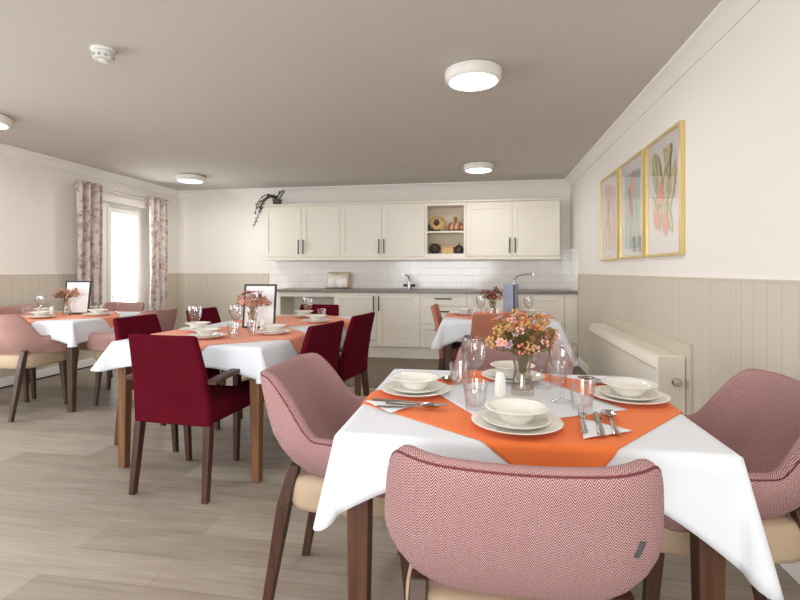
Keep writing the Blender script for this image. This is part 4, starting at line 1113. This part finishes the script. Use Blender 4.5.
dusk = [('p', 'petal_pink', .032), ('p', 'petal_dusky', .034), ('p', 'petal_dusky', .03), ('b', 'petal_tan', .022, 9), ('p', 'petal_tan', .03), ('b', 'petal_wine', .02, 8)]
VASE.put((-1.545, 3.12, TT), 0, 'clear glass vase before the framed menu on the long table', 'vase')
bouquet((-1.545, 3.12, TT + .012), 'dusky pink bouquet in the vase on the long table', .115, .115, .145, dusk, 26, 11, 110)
VASE.put((-3.80, 3.96, TT), 0, 'clear glass vase before the framed menu on the window table', 'vase')
bouquet((-3.80, 3.96, TT + .012), 'dusky pink bouquet in the vase on the window table', .105, .10, .14, dusk, 22, 13, 90)
VASE.put((.085, 4.47, TT), 0, 'clear glass vase on the kitchen table', 'vase')
bouquet((.085, 4.47, TT + .012), 'dark red bouquet on the kitchen table beside the blue menu card', .095, .13, .12,
        [('p', 'petal_wine', .034), ('p', 'petal_dusky', .03), ('b', 'petal_wine', .02, 8), ('p', 'petal_wine', .03)], 18, 17, 40)
r = empty('menu_card', (.25, 4.46, TT), .25); tag(r, 'tall blue grey folded menu card standing on the kitchen table', 'menu')
bm = new_bm()
for a0, a1 in (((-.07, 0), (0.012, -.04)), ):
    pass
def panel(bm, x0, y0, x1, y1, h, th=.005):
    dx, dy = x1 - x0, y1 - y0; l = math.hypot(dx, dy); nx, ny = -dy / l * th, dx / l * th
    A = [bm.verts.new((x0, y0, 0)), bm.verts.new((x1, y1, 0)), bm.verts.new((x1 + nx, y1 + ny, 0)), bm.verts.new((x0 + nx, y0 + ny, 0))]
    B = [bm.verts.new((v.co.x, v.co.y, h)) for v in A]
    bm.faces.new(A[::-1]); bm.faces.new(B)
    for i in range(4): bm.faces.new((A[i], A[(i + 1) % 4], B[(i + 1) % 4], B[i]))
panel(bm, -.075, .0, .005, -.035, .29); finish('cover', bm, 'bluegrey', r)
bm = new_bm(); panel(bm, .018, -.03, .07, .03, .29); finish('cover', bm, 'bluegrey', r)
bm = new_bm(); panel(bm, .005, -.034, .018, -.03, .29); finish('spine', bm, 'navy', r)

lt, wt, kt = 'on the long table', 'on the window table', 'on the kitchen table'
for x, y, nm in ((-.01, .22, 'at the near end of the long table'), (-.285, .52, 'on the near left side of the long table'), (.29, .50, 'on the near right side of the long table'), (-.285, 1.25, 'on the far left side of the long table'), (.275, 1.23, 'on the far right side of the long table'), (0, 1.60, 'at the far end of the long table')):
    p = mp(x, y); setting(p[0], p[1], nm)
for x, y, nm in ((0, -.30, 'at the near side of the window table'), (.29, 0, 'at the right side of the window table'), (0, .30, 'at the far side of the window table'), (-.30, .02, 'at the wall side of the window table')):
    setting(LT[0] + x, LT[1] + y, nm)
for x, y, nm in ((-.29, .0, 'at the left side of the kitchen table'), (.29, .0, 'at the right side of the kitchen table')):
    setting(FT[0] + x, FT[1] + y, nm)
for p, nm in (((-1.815, 2.87), 'clear wine glass near the left corner of the long table'), ((-1.60, 2.99), 'clear wine glass just left of the vase on the long table'), ((-1.45, 3.93), 'clear wine glass at the far right of the long table'), ((-1.85, 4.02), 'clear wine glass at the far left of the long table'),
              ((-3.98, 3.86), 'clear wine glass left of the vase on the window table'), ((-3.45, 4.17), 'clear wine glass right of the menu on the window table'), ((.39, 4.40), 'clear wine glass right of the blue menu card'), ((-.02, 4.40), 'clear wine glass left of the dark red flowers')):
    GOB.put((p[0], p[1], TT), random.uniform(0, 6), nm, 'glass', 'wine glasses on the other tables')
for p, nm in (((-1.515, 2.80), 'clear tumbler near the right front corner of the long table'), ((-1.45, 2.93), 'clear tumbler between vase and right plates of the long table'), ((-1.36, 4.02), 'clear tumbler at the far right of the long table'), ((-4.02, 3.75), 'clear tumbler at the near left of the window table'), ((-3.62, 4.17), 'clear tumbler behind the right plates of the window table'), ((-.09, 4.28), 'clear tumbler at the front left of the kitchen table'), ((.06, 4.32), 'clear tumbler before the dark red flowers')):
    TUM.put((p[0], p[1], TT), random.uniform(0, 6), nm, 'glass', 'tumblers on the other tables')
for p, nm in (((-1.46, 3.10), 'white salt shaker beside the vase on the long table'), ((-3.90, 3.90), 'white salt shaker left of the vase on the window table'), ((.13, 4.36), 'white salt shaker on the kitchen table')):
    SALT.put((p[0], p[1], TT), 0, nm, 'salt shaker')

# ------------------------------------------------------------------ outside and light
bm = new_bm(); box(bm, XL - 14, XL - .3, -6, 20, -.5, -.4); struct(finish('ground', bm, 'outdoor', smooth=False), 'pale ground outside the window')
w = bpy.data.worlds.new('world'); scn.world = w; w.use_nodes = True
bg = w.node_tree.nodes['Background']; bg.inputs[0].default_value = (.93, .97, 1, 1); bg.inputs[1].default_value = 2.2

def area(name, loc, rot, sx, sy, e, col=(1, 1, 1), spread=PI):
    l = bpy.data.lights.new(name, 'AREA'); l.shape = 'RECTANGLE'; l.size = sx; l.size_y = sy; l.energy = e; l.color = col; l.spread = spread
    o = bpy.data.objects.new(name, l); COL.objects.link(o); o.location = loc; o.rotation_euler = rot; return o
area('daylight_window', (XL - 1.0, (WY0 + WY1) / 2, 1.35), (0, -PI / 2 - .1, 0), 2.2, 2.0, 190, (.95, .98, 1))
area('daylight_side_window', (XL - .05, (VY0 + VY1) / 2, 1.3), (0, -PI / 2 + .30, 0), 1.8, 2.7, 50, (.95, .975, 1), 2.4)
area('daylight_rear_glazing', (-1.5, YF - .05, 1.25), (PI / 2 - .10, 0, .38), 4.1, 1.85, 165, (.95, .975, 1), 2.5)

area('added_right_fill', (XR - .03, -1.3, 1.35), (0, PI / 2 - .05, 0), 1.5, 1.8, 66, (.95, .975, 1), 2.4)  # added fill lamp out of view, brightens the left wall; no known window

vs = scn.view_settings
scn.display_settings.display_device = 'sRGB'
vs.view_transform = 'Standard'; vs.look = 'None'; vs.exposure = 0.0; vs.gamma = 1.0
try: vs.use_curve_mapping = False
except Exception: pass
scn.cycles.max_bounces = 12; scn.cycles.diffuse_bounces = 6; scn.cycles.transparent_max_bounces = 40
scn.cycles.sample_clamp_indirect = 6.0
scn.cycles.use_denoising = True
